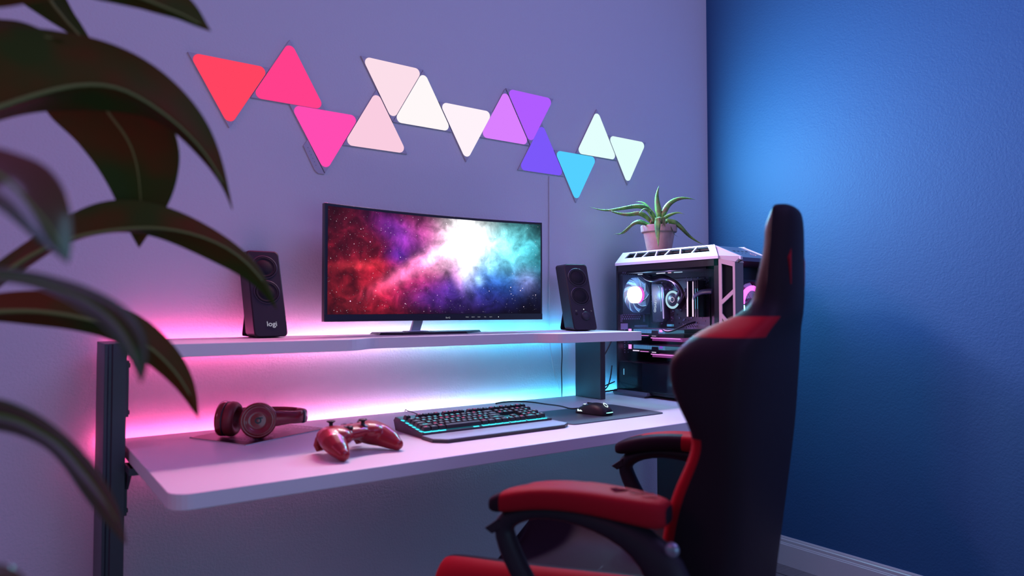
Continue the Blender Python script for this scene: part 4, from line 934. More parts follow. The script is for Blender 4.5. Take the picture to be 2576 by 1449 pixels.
ALOE = [[[[2.1581,-0.252,1.4944],[2.1581,-0.2503,1.5061],[2.158,-0.2484,1.5178],[2.1578,-0.2465,1.5295],[2.1575,-0.2444,1.5411],[2.1574,-0.2426,1.5528],[2.1579,-0.2412,1.5646],[2.1591,-0.2402,1.5765],[2.1611,-0.2399,1.5882],[2.1639,-0.2401,1.5999],[2.1673,-0.2408,1.6114],[2.171,-0.2416,1.6229]],0.0118],[[[2.1703,-0.2609,1.4944],[2.1761,-0.2623,1.5095],[2.183,-0.2645,1.5239],[2.1917,-0.2679,1.5373],[2.2021,-0.2725,1.5488],[2.2143,-0.2783,1.558],[2.2276,-0.2849,1.5649],[2.2418,-0.2919,1.5691],[2.2564,-0.2992,1.5709],[2.2711,-0.3065,1.5706],[2.2858,-0.3137,1.5686],[2.3005,-0.3209,1.5662]],0.0101],[[[2.1692,-0.2595,1.4793],[2.1709,-0.2676,1.484],[2.1725,-0.2758,1.4886],[2.1745,-0.284,1.4926],[2.1768,-0.2926,1.4958],[2.1792,-0.3012,1.4984],[2.1819,-0.3099,1.5005],[2.1847,-0.3187,1.5018],[2.1874,-0.3275,1.502],[2.1901,-0.3361,1.5001],[2.1927,-0.3446,1.4966],[2.1953,-0.353,1.4929]],0.0076],[[[2.1677,-0.2828,1.4717],[2.1791,-0.2944,1.4697],[2.1897,-0.3053,1.4653],[2.1988,-0.3148,1.4563],[2.2068,-0.3236,1.4447],[2.2142,-0.3318,1.4324],[2.2214,-0.34,1.4199],[2.2292,-0.3485,1.4082],[2.2379,-0.3577,1.3979],[2.2471,-0.3674,1.3885],[2.2568,-0.3775,1.3802],[2.2668,-0.3878,1.3727]],0.0092],[[[2.1537,-0.2973,1.4692],[2.1571,-0.3018,1.464],[2.16,-0.3059,1.4582],[2.1617,-0.3091,1.4515],[2.1629,-0.312,1.4442],[2.164,-0.3148,1.437],[2.1652,-0.3176,1.4298],[2.1663,-0.3204,1.4226],[2.1678,-0.3234,1.4157],[2.1703,-0.3273,1.4102],[2.1741,-0.3321,1.4061],[2.1782,-0.3372,1.4025]],0.005],[[[2.1418,-0.2401,1.4911],[2.1277,-0.2329,1.512],[2.1104,-0.2233,1.5273],[2.0898,-0.2108,1.5334],[2.0676,-0.197,1.5323],[2.0453,-0.1829,1.528],[2.0231,-0.1689,1.5232],[2.0009,-0.1549,1.5187],[1.9786,-0.1409,1.516],[1.9563,-0.127,1.5172],[1.9343,-0.1135,1.5221],[1.9126,-0.1003,1.5294]],0.0084],[[[2.1765,-0.2036,1.4943],[2.1764,-0.1983,1.5041],[2.1762,-0.1929,1.5139],[2.1761,-0.1876,1.5238],[2.1755,-0.1819,1.5334],[2.174,-0.1756,1.5423],[2.1718,-0.1687,1.5506],[2.169,-0.1613,1.5579],[2.1652,-0.1531,1.5633],[2.1606,-0.1444,1.5666],[2.1558,-0.1353,1.568],[2.1508,-0.1261,1.5687]],0.0067],[[[2.1616,-0.2174,1.4917],[2.1575,-0.2159,1.4997],[2.1534,-0.2143,1.5077],[2.1489,-0.2125,1.5153],[2.1434,-0.2099,1.5219],[2.137,-0.2066,1.5273],[2.1299,-0.2027,1.5313],[2.1222,-0.1984,1.5334],[2.1143,-0.1938,1.5346],[2.1063,-0.1891,1.5352],[2.0983,-0.1845,1.5357],[2.0903,-0.1798,1.5361]],0.0092],[[[2.1108,-0.2418,1.4768],[2.0991,-0.2361,1.4886],[2.086,-0.2291,1.4976],[2.0715,-0.221,1.5018],[2.0564,-0.2123,1.5003],[2.0412,-0.2034,1.4974],[2.0258,-0.1945,1.4969],[2.0105,-0.1857,1.4984],[1.9953,-0.1771,1.5017],[1.9804,-0.1687,1.5066],[1.9658,-0.1607,1.5127],[1.9516,-0.1529,1.5198]],0.0084],[[[2.1151,-0.2197,1.4643],[2.103,-0.2134,1.469],[2.091,-0.207,1.4713],[2.0791,-0.2006,1.4689],[2.068,-0.1946,1.4626],[2.0586,-0.1896,1.4534],[2.0499,-0.1852,1.4428],[2.041,-0.1806,1.4325],[2.031,-0.1753,1.4247],[2.0193,-0.1689,1.4212],[2.0068,-0.162,1.4199],[1.9943,-0.1552,1.4186]],0.0067],[[[2.0875,-0.2366,1.4589],[2.0761,-0.2319,1.4618],[2.0649,-0.2272,1.4637],[2.0541,-0.2227,1.4623],[2.0439,-0.2184,1.4571],[2.0341,-0.2144,1.4502],[2.0246,-0.2106,1.4427],[2.0154,-0.207,1.4348],[2.0061,-0.2033,1.4271],[1.9964,-0.1995,1.42],[1.9867,-0.1955,1.413],[1.977,-0.1916,1.406]],0.0059],[[[2.1014,-0.2968,1.4785],[2.0983,-0.2987,1.4673],[2.0953,-0.3005,1.4562],[2.0925,-0.3026,1.445],[2.0899,-0.3047,1.4339],[2.0874,-0.307,1.4228],[2.0853,-0.3096,1.4118],[2.0835,-0.3123,1.4008],[2.0817,-0.3151,1.3898],[2.0796,-0.3176,1.3789],[2.0772,-0.3199,1.3679],[2.0746,-0.3221,1.357]],0.0109],[[[2.1249,-0.3016,1.4798],[2.1242,-0.3031,1.4761],[2.1234,-0.3047,1.4724],[2.1226,-0.3062,1.4687],[2.1219,-0.3078,1.4649],[2.1213,-0.3094,1.4613],[2.1207,-0.3112,1.4576],[2.1203,-0.3129,1.454],[2.1198,-0.3147,1.4504],[2.1193,-0.3164,1.4468],[2.1188,-0.3182,1.4432],[2.1183,-0.32,1.4396]],0.0076],[[[2.1165,-0.2454,1.4618],[2.1167,-0.2456,1.464],[2.1169,-0.2459,1.4663],[2.1172,-0.2461,1.4686],[2.1174,-0.2464,1.4708],[2.1176,-0.2466,1.4731],[2.1177,-0.2468,1.4754],[2.1178,-0.2469,1.4777],[2.1179,-0.2471,1.4799],[2.118,-0.2473,1.4822],[2.1181,-0.2474,1.4845],[2.1182,-0.2476,1.4868]],0.0101],[[[2.0934,-0.2672,1.501],[2.0884,-0.2659,1.5045],[2.0833,-0.2647,1.5079],[2.0783,-0.2634,1.5114],[2.0732,-0.262,1.5141],[2.0677,-0.2604,1.5148],[2.062,-0.2584,1.5136],[2.0567,-0.2567,1.5109],[2.052,-0.2554,1.5069],[2.0476,-0.2543,1.5024],[2.0431,-0.2532,1.4979],[2.0387,-0.252,1.4934]],0.0047]]
for pts, hw_ in ALOE:
    pts = [Vector(p)-Vector((POTX,POTY,POTZ)) for p in pts]
    # root the first station into the soil
    root = Vector((pts[0].x*.35, pts[0].y*.35, min(pts[0].z-.01, .103))); pts = [root]+pts
    pts = crv(pts, 3); n = len(pts); rings = []; th = MB()
    for i, p in enumerate(pts):
        t = i/(n-1); d = (pts[min(i+1,n-1)]-pts[max(i-1,0)]).normalized()
        if i == 0:
            lat = d.cross(Vector((.586,.81,0)))
            side = lat if lat.length > .2 else Vector((.81,-.586,0))
        else: side = pside
        side = (side-d*side.dot(d)).normalized(); pside = side; nrm = side.cross(d).normalized()
        w = hw_*1.05*max(.03, (1-t**1.6))*(.75+.5*min(1, t*4)); tk = w*.42
        rings.append([p+side*w, p+side*w*.5-nrm*tk*.9, p-nrm*tk*1.2, p-side*w*.5-nrm*tk*.9, p-side*w, p-side*w*.45+nrm*tk*.15, p+side*w*.45+nrm*tk*.15])
        if 2 < i < n-3 and i % 2 == 0:
            for sg in (-1, 1):
                e_ = p+side*w*sg*.97; th.add([e_-d*.0012, e_+d*.0012, e_+side*sg*.0024+d*.0008], [(0,1,2)])
                th.add([e_-nrm*.0006, e_+nrm*.0006, e_+side*sg*.0024+d*.0008], [(0,1,2)])
    lf = MB().loft(rings).build('leaf', AM, AP, smooth=True)
    th.build('teeth', mat('aloe_teeth', (.45,.45,.28), .5), lf)
# ------------------------------------------------------------ gaming chair
CH = thing('gaming_chair', 'black and red racing style gaming chair in front of the desk', 'chair', (1.0583,-1.1109,0), .4045)
BLK = mat('chair_black_leather', (.020,.014,.020), .42, spec=.015, bump=.25, bscale=450); REDL = mat('chair_red_leather', (.27,.010,.018), .5, spec=.02, bump=.25, bscale=450)
CPL = mat('chair_black_plastic', (.018,.016,.024), .45, spec=.2); CST = mat('seam_thread', (.04,.03,.04), .5)
rowsB = [(0.46, 0.22, 0.39, 0.265, 0), (0.5, 0.22, 0.391, 0.266, 0), (0.56, 0.225, 0.395, 0.268, 0), (0.62, 0.23, 0.403, 0.27, 0), (0.68, 0.233, 0.411, 0.275, 0), (0.74, 0.239, 0.418, 0.286, 0), (0.8, 0.25, 0.425, 0.304, 0), (0.86, 0.262, 0.431, 0.336, 0), (0.9, 0.27, 0.434, 0.349, 0), (0.94, 0.278, 0.436, 0.33, 0), (0.98, 0.278, 0.439, 0.312, 0), (1.01, 0.276, 0.442, 0.308, 0), (1.033, 0.273, 0.443, 0.311, 0), (1.05, 0.262, 0.446, 0.324, 0), (1.066, 0.242, 0.449, 0.336, 0), (1.083, 0.204, 0.455, 0.355, 0), (1.1, 0.155, 0.463, 0.39, 0), (1.12, 0.123, 0.468, 0.41, 1), (1.15, 0.118, 0.47, 0.416, 1), (1.19, 0.112, 0.47, 0.423, 1), (1.23, 0.103, 0.471, 0.431, 1), (1.262, 0.094, 0.472, 0.428, 1), (1.283, 0.087, 0.471, 0.436, 1), (1.296, 0.081, 0.469, 0.43899999999999995, 1)]
mb = MB(); rings = []
def brow(z, w, lr, lf, hd):
    yr = .10-lr; yf = .10-lf; yc = min(yr+.075, yf-.02) if not hd else (yr+yf)/2+.012
    a = .055 if not hd else w*.35
    pts = [(0,yr-.014),(w*.45,yr-.012),(w*.80,yr-.005),(w*.97,yr+.008),(w,yr+.028),(w,(yr+yf)/2),(w-.002,yf-.022),(w-.012,yf-.004),(w-.030,yf),(w-.048,yf-.008),(w-a-.018,yc+.010),(w*.5,yc),(0,yc)]
    full = pts+[(-x,y) for x,y in pts[-2:0:-1]]
    return [Vector((x,y,z)) for x,y in full]
for z, w, lr, lf, hd in rowsB: rings.append(brow(z,w,lr,lf,hd))
z, w, lr, lf, hd = rowsB[-1]
yr = .10-lr; yf = .10-lf; ym = (yr+yf)/2
for k, (dz, s_) in enumerate(((.008,.80),(.014,.42))):
    rings.append([Vector((p.x*s_, ym+(p.y-ym)*s_, z+dz)) for p in rings[len(rowsB)-1]])
mb.loft(rings)
NR = len(rings); npt = len(rings[0])
idx = 0
for j in range(NR-1):
    zmid = (rings[j][0].z+rings[j+1][0].z)/2
    for i in range(npt):
        q = i if i <= npt//2 else npt-i   # mirrored column index, 0 rear centre .. 12 front centre
        red = False
        if 1.06 < zmid < 1.10 and 3 <= q <= 9: red = True
        if zmid < .88 and 7 <= q <= 9: red = True
        mb.m[idx] = 1 if red else 0; idx += 1
back = mb.build('backrest', [BLK, REDL], CH, sub=2)
# strap slots in the head section
for s in (-1, 1):
    MB().prism([(s*.030,1.150),(s*.080,1.158),(s*.086,1.205),(s*.058,1.240),(s*.034,1.222)], 0, .004, basis((0,.10-.470-.0035,0), (1,0,0), (0,0,1), (0,-1,0))).build('strap_slot', REDL, back)
# seat shell
def seatring(y, k, zo=0.0, drop=0.0):
    pts = [(-.225,.455),(-.265,.468),(-.280,.505),(-.277,.560),(-.255,.605),(-.224,.624),(-.192,.615),(-.162,.585),(-.125,.560),(-.06,.550),(0,.548)]
    full = pts+[(-x,z) for x,z in pts[-2::-1]]
    return [Vector((x*k, y, (z-drop)*1.0+zo)) for x,z in full]
mb = MB(); rings = []
ys = [(-.235,.80,.0,.03),(-.225,.90,.012,.0),(-.18,.94,.022,0),(-.10,.96,.018,0),(0,.98,.010,0),(.10,1.0,.002,0),(.19,1.0,-.004,0),(.255,.98,-.010,0),(.290,.94,-.020,0),(.305,.86,-.045,0)]
for y, k, zo, dr in ys: rings.append(seatring(y, k, zo, dr))
# squash the front roll
for r in rings[-2:]:
    for p in r: p.z = max(p.z, .47) if p.z > .5 else p.z+.015
mb.loft(rings); npt = len(rings[0]); idx = 0
for j in range(len(rings)-1):
    for i in range(npt):
        q = i if i < npt/2 else npt-2-i
        mb.m[idx] = 1 if (q <= 4 and q >= 0) else 0; idx += 1
    
mb.build('seat', [BLK, REDL], CH, sub=2)
for xs_ in (-.135, .135):
    MB().tube(crv([(xs_*.9,-.16,.580),(xs_,-.05,.5655),(xs_,.10,.5535),(xs_*.95,.22,.5465)]), .0022, 6).build('seat_seam', CST, CH, smooth=True)
MB().tube(crv([(-.12,.05,.5585),(-.06,.035,.5555),(0,.03,.5545),(.06,.035,.5555),(.12,.05,.5585)]), .0020, 6).build('seat_seam', CST, CH, smooth=True)
# armrests
def arm(s):
    sx = s*.297
    # looped bracket
    pts = [(.235,.480),(.15,.520),(.095,.575),(.055,.625),(.030,.662),(.012,.700),(.010,.722),(.035,.742),(.08,.757),(.14,.762),(.20,.757),(.255,.742),(.300,.715),(.328,.670),(.335,.615),(.325,.550),(.290,.490)]
    ww = [.022,.022,.020,.019,.019,.019,.020,.023,.023,.023,.023,.023,.023,.024,.024,.022,.020]
    hh = [.020,.020,.020,.020,.021,.021,.021,.018,.016,.018,.022,.028,.036,.042,.038,.030,.020]
    P = [Vector((sx, .10-L, z)) for L, z in pts]
    A = MB().tube(P, ww, 12, hh, side=(1,0,0)).build('armrest', CPL, CH, sub=1)
    # pad
    st = [(-.012,.768,.022,.010),(.000,.776,.034,.016),(.020,.786,.041,.020),(.06,.798,.044,.021),(.11,.808,.045,.021),(.17,.812,.045,.021),(.23,.811,.044,.022),(.28,.808,.040,.023),(.312,.804,.032,.023),(.326,.798,.020,.016)]
    rings = []
    for L, zt, hw_, hh in st:
        y = .10-L; r = []
        for k in range(20):
            a = 2*pi*k/20; c_, s_ = cos(a), sin(a)
            x = hw_*abs(c_)**.5*(1 if c_ >= 0 else -1); z = hh*abs(s_)**.6*(1 if s_ >= 0 else -1)
            r.append(Vector((sx+x, y, zt-hh+z)))
        rings.append(r)
    mb = MB().loft(rings); idx = 0
    for j in range(len(rings)-1):
        L = (st[j][0]+st[j+1][0])/2
        for i in range(20):
            xm = (rings[j][i].x+rings[j][(i+1)%20].x)/2 - sx; inner = -xm*s   # >0 towards the seat
            mb.m[idx] = 1 if not (L < .012 or (inner > .018 and L < .16) or (inner > -.01 and L < .05)) else 0; idx += 1
    pad = mb.build('pad', [BLK, REDL], A, sub=1)
    # chevron mark printed on the pad
    for L0, ww, ln in ((.232,.020,.030),(.262,.009,.026),(.282,.009,.024)):
        y = .10-L0; MB().add([(sx-.004,y+.010,.8118),(sx+.014,y+.004,.8108),(sx+.006,y+.000,.8112),(sx+.016,y-.016-ln*.2,.8095),(sx-.002,y-ww*.7,.8115),(sx-.016,y-.004,.8105)] if ww > .01 else
             [(sx-.010,y+.004,.8112),(sx-.002,y+.003,.8118),(sx+.014,y-.013,.8095),(sx+.006,y-.014,.8105)], [tuple(range(6))] if ww > .01 else [(0,1,2,3)]).build('printed_mark', mat('mark_dark', (.06,.01,.02), .9, spec=0.0), A)
    MB().prism([(.0,.0),(.030,.022),(.034,.004),(.016,-.008)], -.020, .020, basis((sx,.10+.020,.712), (0,-1,0), (0,0,1), (1,0,0))).build('bracket_tip', CPL, A, bevel=.002)
    MB().lathe([(.012,0),(.012,.006),(.006,.009),(0,.009)], 20, basis((sx+s*.022,.10-.335,.735), (0,1,0), (0,0,1), (s,0,0)), cap=False).build('bracket_bolt', mat('bolt_steel', (.25,.28,.35), .3, .7), A, smooth=True)
arm(-1); arm(1)
mb = MB(); mb.box((-.29,-.20,.468),(.29,-.12,.480)); mb.build('arm_plate', CPL, CH, bevel=.002)
MB().box((-.11,-.15,.405),(.11,.14,.468)).build('tilt_mechanism', CPL, CH, bevel=.006)
MB().lathe([(.030,.10),(.030,.24),(.024,.25),(.024,.30),(.016,.305),(.016,.41)], 24).build('gas_lift', CPL, CH, smooth=True)
MB().lathe([(.045,.06),(.05,.08),(.045,.12),(.03,.13)], 28).build('base_hub', CPL, CH, smooth=True)
for k in range(5):
    a = 2*pi*k/5+.3; d = Vector((cos(a), sin(a), 0))
    MB().tube([d*.03+Vector((0,0,.095)), d*.16+Vector((0,0,.090)), d*.31+Vector((0,0,.070))], [.030,.024,.018], 10, [.018,.015,.011], side=(0,0,1)).build('base_leg', CPL, CH, smooth=True)
    c_ = MB(); s_ = Vector((-d.y, d.x, 0))
    for q in (-1, 1): c_.lathe([(.0,-.009),(.024,-.009),(.026,-.005),(.026,.005),(.024,.009),(0,.009)], 24, basis(d*.31+Vector((0,0,.0262))+s_*q*.014, d, (0,0,1), -s_), cap=False)
    c_.box((-.012,-.004,.03),(.012,.004,.065), basis(d*.31, d, s_, (0,0,1)))
    c_.build('caster', CPL, CH)

# ------------------------------------------------------------ foreground rubber plant
STX, STY = -.16, -1.30
RP = thing('rubber_plant', 'tall rubber plant with broad dark drooping leaves in the left foreground', 'potted plant', (STX, STY, 0))
def leaf_mat(name='rubber_leaf', rough=.5, spec=.05, coat=0.0):
    m = mat(name, (.02,.03,.015), rough, coat=coat, spec=spec)
    nt = m.node_tree; p = nt.nodes['Principled BSDF']
    gm = nt.nodes.new('ShaderNodeNewGeometry'); tc = nt.nodes.new('ShaderNodeTexCoord'); n = nt.nodes.new('ShaderNodeTexNoise'); n.inputs['Scale'].default_value = 9; n.inputs['Detail'].default_value = 2
    mx = nt.nodes.new('ShaderNodeMix'); mx.data_type = 'RGBA'; mx.inputs[6].default_value = (.040,.060,.012,1); mx.inputs[7].default_value = (.115,.034,.010,1)
    r = nt.nodes.new('ShaderNodeMapRange'); r.inputs[1].default_value = .38; r.inputs[2].default_value = .62
    nt.links.new(tc.outputs['Object'], n.inputs['Vector']); nt.links.new(n.outputs['Fac'], r.inputs[0]); nt.links.new(r.outputs[0], mx.inputs[0]); nt.links.new(mx.outputs[2], p.inputs['Base Color'])
    return m
LM = leaf_mat(); LMG = leaf_mat('rubber_leaf_glossy', .22, .5, .5); RIB = mat('leaf_rib', (.20,.22,.07), .5, spec=.1)
LEAVES = {'A':[[[-0.113,-1.268,1.291],[-0.104,-1.25,1.323],[-0.094,-1.234,1.356],[-0.079,-1.222,1.385],[-0.059,-1.214,1.41],[-0.035,-1.209,1.429],[-0.008,-1.207,1.442],[0.02,-1.208,1.448],[0.05,-1.21,1.449],[0.081,-1.214,1.448],[0.111,-1.218,1.442],[0.14,-1.223,1.43],[0.167,-1.228,1.411],[0.192,-1.231,1.387],[0.213,-1.232,1.358],[0.228,-1.23,1.324],[0.239,-1.225,1.287],[0.248,-1.218,1.249]],[[-0.113,-1.268,1.291],[-0.094,-1.263,1.296],[-0.075,-1.259,1.302],[-0.055,-1.256,1.31],[-0.035,-1.253,1.321],[-0.014,-1.25,1.334],[0.007,-1.248,1.348],[0.03,-1.247,1.361],[0.053,-1.246,1.373],[0.078,-1.246,1.381],[0.104,-1.247,1.383],[0.129,-1.246,1.375],[0.153,-1.245,1.362],[0.176,-1.243,1.347],[0.198,-1.24,1.328],[0.218,-1.236,1.305],[0.235,-1.228,1.278],[0.248,-1.218,1.249]],[[-0.113,-1.268,1.291],[-0.096,-1.254,1.294],[-0.078,-1.241,1.296],[-0.059,-1.23,1.302],[-0.039,-1.22,1.313],[-0.018,-1.212,1.326],[0.003,-1.206,1.339],[0.026,-1.202,1.349],[0.05,-1.2,1.356],[0.076,-1.2,1.36],[0.102,-1.203,1.363],[0.128,-1.207,1.363],[0.154,-1.211,1.358],[0.177,-1.215,1.344],[0.198,-1.217,1.324],[0.218,-1.22,1.302],[0.236,-1.221,1.277],[0.248,-1.218,1.249]]],
'B':[[[0.043,-1.042,1.479],[0.062,-1.057,1.476],[0.081,-1.072,1.472],[0.1,-1.087,1.466],[0.117,-1.1,1.456],[0.134,-1.111,1.443],[0.15,-1.122,1.429],[0.164,-1.131,1.414],[0.176,-1.136,1.395],[0.185,-1.139,1.374],[0.193,-1.14,1.352],[0.197,-1.138,1.33],[0.196,-1.131,1.307],[0.193,-1.122,1.284],[0.187,-1.11,1.263],[0.178,-1.096,1.242],[0.167,-1.08,1.223],[0.157,-1.064,1.203]],[[0.043,-1.042,1.479],[0.055,-1.047,1.468],[0.068,-1.053,1.457],[0.08,-1.059,1.445],[0.091,-1.063,1.432],[0.101,-1.067,1.417],[0.11,-1.07,1.401],[0.119,-1.073,1.386],[0.13,-1.078,1.371],[0.139,-1.081,1.356],[0.146,-1.082,1.339],[0.151,-1.082,1.32],[0.154,-1.081,1.301],[0.156,-1.079,1.282],[0.158,-1.076,1.262],[0.158,-1.073,1.243],[0.158,-1.069,1.223],[0.157,-1.064,1.203]],[[0.043,-1.042,1.479],[0.037,-1.039,1.461],[0.033,-1.037,1.442],[0.033,-1.037,1.423],[0.036,-1.039,1.405],[0.042,-1.043,1.388],[0.053,-1.05,1.374],[0.065,-1.057,1.362],[0.077,-1.063,1.349],[0.087,-1.067,1.335],[0.098,-1.07,1.32],[0.107,-1.072,1.305],[0.116,-1.072,1.289],[0.124,-1.072,1.272],[0.132,-1.07,1.255],[0.139,-1.068,1.237],[0.147,-1.066,1.22],[0.157,-1.064,1.203]]],
'C':[[[-0.113,-1.135,1.058],[-0.094,-1.127,1.078],[-0.074,-1.119,1.099],[-0.054,-1.113,1.121],[-0.033,-1.108,1.146],[-0.011,-1.104,1.171],[0.014,-1.103,1.194],[0.04,-1.104,1.217],[0.067,-1.107,1.239],[0.095,-1.113,1.257],[0.128,-1.122,1.265],[0.161,-1.133,1.262],[0.195,-1.144,1.251],[0.227,-1.155,1.234],[0.258,-1.167,1.213],[0.287,-1.177,1.187],[0.309,-1.181,1.153],[0.321,-1.18,1.113]],[[-0.113,-1.135,1.058],[-0.093,-1.134,1.074],[-0.072,-1.134,1.091],[-0.052,-1.134,1.108],[-0.031,-1.133,1.129],[-0.01,-1.133,1.15],[0.012,-1.134,1.171],[0.037,-1.137,1.19],[0.063,-1.141,1.204],[0.093,-1.146,1.214],[0.123,-1.153,1.22],[0.155,-1.16,1.224],[0.187,-1.167,1.222],[0.22,-1.174,1.214],[0.251,-1.181,1.2],[0.28,-1.185,1.178],[0.303,-1.184,1.149],[0.321,-1.18,1.113]],[[-0.113,-1.135,1.058],[-0.093,-1.13,1.071],[-0.072,-1.125,1.083],[-0.05,-1.121,1.099],[-0.03,-1.117,1.118],[-0.009,-1.114,1.139],[0.014,-1.113,1.159],[0.037,-1.113,1.18],[0.061,-1.114,1.199],[0.089,-1.119,1.212],[0.119,-1.125,1.219],[0.149,-1.133,1.219],[0.179,-1.141,1.21],[0.209,-1.149,1.196],[0.24,-1.158,1.18],[0.27,-1.168,1.164],[0.298,-1.176,1.143],[0.321,-1.18,1.113]]],
'D':[[[-0.093,-1.575,1.206],[-0.084,-1.573,1.212],[-0.076,-1.571,1.218],[-0.067,-1.569,1.224],[-0.057,-1.568,1.23],[-0.047,-1.568,1.234],[-0.037,-1.569,1.234],[-0.026,-1.571,1.233],[-0.015,-1.574,1.232],[-0.003,-1.577,1.23],[0.008,-1.582,1.226],[0.019,-1.587,1.222],[0.028,-1.591,1.214],[0.035,-1.594,1.203],[0.038,-1.596,1.19],[0.04,-1.596,1.176],[0.04,-1.595,1.161],[0.038,-1.594,1.147]],[[-0.093,-1.575,1.206],[-0.085,-1.577,1.209],[-0.076,-1.579,1.211],[-0.068,-1.581,1.213],[-0.059,-1.583,1.215],[-0.051,-1.585,1.217],[-0.042,-1.587,1.217],[-0.033,-1.589,1.215],[-0.024,-1.591,1.214],[-0.015,-1.593,1.212],[-0.006,-1.595,1.209],[0.001,-1.596,1.203],[0.008,-1.596,1.195],[0.015,-1.596,1.186],[0.022,-1.596,1.178],[0.028,-1.596,1.168],[0.033,-1.595,1.158],[0.038,-1.594,1.147]],[[-0.093,-1.575,1.206],[-0.085,-1.582,1.206],[-0.076,-1.588,1.205],[-0.068,-1.593,1.205],[-0.06,-1.598,1.204],[-0.052,-1.603,1.203],[-0.044,-1.606,1.201],[-0.037,-1.609,1.198],[-0.029,-1.611,1.194],[-0.021,-1.612,1.191],[-0.014,-1.612,1.187],[-0.006,-1.612,1.184],[0.001,-1.61,1.178],[0.008,-1.607,1.172],[0.015,-1.604,1.165],[0.022,-1.6,1.159],[0.03,-1.597,1.153],[0.038,-1.594,1.147]]],
'E':[[[-0.119,-1.158,1.104],[-0.1,-1.155,1.109],[-0.08,-1.152,1.114],[-0.059,-1.151,1.12],[-0.038,-1.151,1.125],[-0.016,-1.152,1.131],[0.007,-1.155,1.135],[0.03,-1.16,1.137],[0.054,-1.166,1.135],[0.079,-1.173,1.13],[0.103,-1.181,1.124],[0.127,-1.191,1.114],[0.149,-1.2,1.1],[0.169,-1.208,1.08],[0.186,-1.215,1.057],[0.199,-1.219,1.031],[0.207,-1.22,1.001],[0.209,-1.216,0.97]],[[-0.119,-1.158,1.104],[-0.1,-1.161,1.105],[-0.081,-1.165,1.106],[-0.061,-1.169,1.107],[-0.041,-1.173,1.109],[-0.021,-1.178,1.11],[0.0,-1.183,1.111],[0.021,-1.188,1.112],[0.043,-1.193,1.11],[0.065,-1.199,1.106],[0.087,-1.205,1.1],[0.109,-1.21,1.093],[0.13,-1.215,1.081],[0.151,-1.219,1.065],[0.169,-1.221,1.046],[0.186,-1.222,1.024],[0.199,-1.221,0.998],[0.209,-1.216,0.97]],[[-0.119,-1.158,1.104],[-0.101,-1.156,1.104],[-0.083,-1.154,1.104],[-0.064,-1.154,1.103],[-0.044,-1.154,1.102],[-0.025,-1.155,1.101],[-0.004,-1.157,1.099],[0.017,-1.16,1.096],[0.038,-1.165,1.093],[0.06,-1.17,1.09],[0.082,-1.177,1.085],[0.103,-1.183,1.079],[0.124,-1.19,1.067],[0.143,-1.196,1.051],[0.161,-1.202,1.034],[0.179,-1.208,1.016],[0.195,-1.213,0.994],[0.209,-1.216,0.97]]],
'F':[[[-0.08,-1.458,1.132],[-0.067,-1.472,1.134],[-0.054,-1.485,1.137],[-0.041,-1.497,1.139],[-0.029,-1.509,1.141],[-0.016,-1.52,1.143],[-0.003,-1.53,1.145],[0.009,-1.539,1.143],[0.022,-1.546,1.141],[0.034,-1.552,1.137],[0.047,-1.557,1.133],[0.059,-1.56,1.127],[0.072,-1.563,1.12],[0.083,-1.563,1.111],[0.092,-1.56,1.098],[0.098,-1.555,1.083],[0.099,-1.546,1.066],[0.096,-1.533,1.05]],[[-0.08,-1.458,1.132],[-0.069,-1.464,1.133],[-0.057,-1.469,1.135],[-0.045,-1.475,1.137],[-0.033,-1.481,1.138],[-0.021,-1.487,1.14],[-0.009,-1.493,1.141],[0.003,-1.499,1.141],[0.016,-1.505,1.138],[0.028,-1.51,1.134],[0.04,-1.516,1.129],[0.052,-1.521,1.124],[0.063,-1.526,1.116],[0.073,-1.531,1.107],[0.082,-1.534,1.095],[0.089,-1.535,1.081],[0.093,-1.534,1.066],[0.096,-1.533,1.05]],[[-0.08,-1.458,1.132],[-0.07,-1.456,1.133],[-0.059,-1.454,1.134],[-0.048,-1.454,1.135],[-0.036,-1.454,1.136],[-0.024,-1.455,1.137],[-0.012,-1.457,1.138],[0.0,-1.461,1.137],[0.012,-1.465,1.135],[0.025,-1.471,1.131],[0.036,-1.478,1.125],[0.048,-1.485,1.118],[0.058,-1.493,1.109],[0.068,-1.502,1.1],[0.077,-1.51,1.089],[0.084,-1.518,1.077],[0.091,-1.526,1.064],[0.096,-1.533,1.05]]],
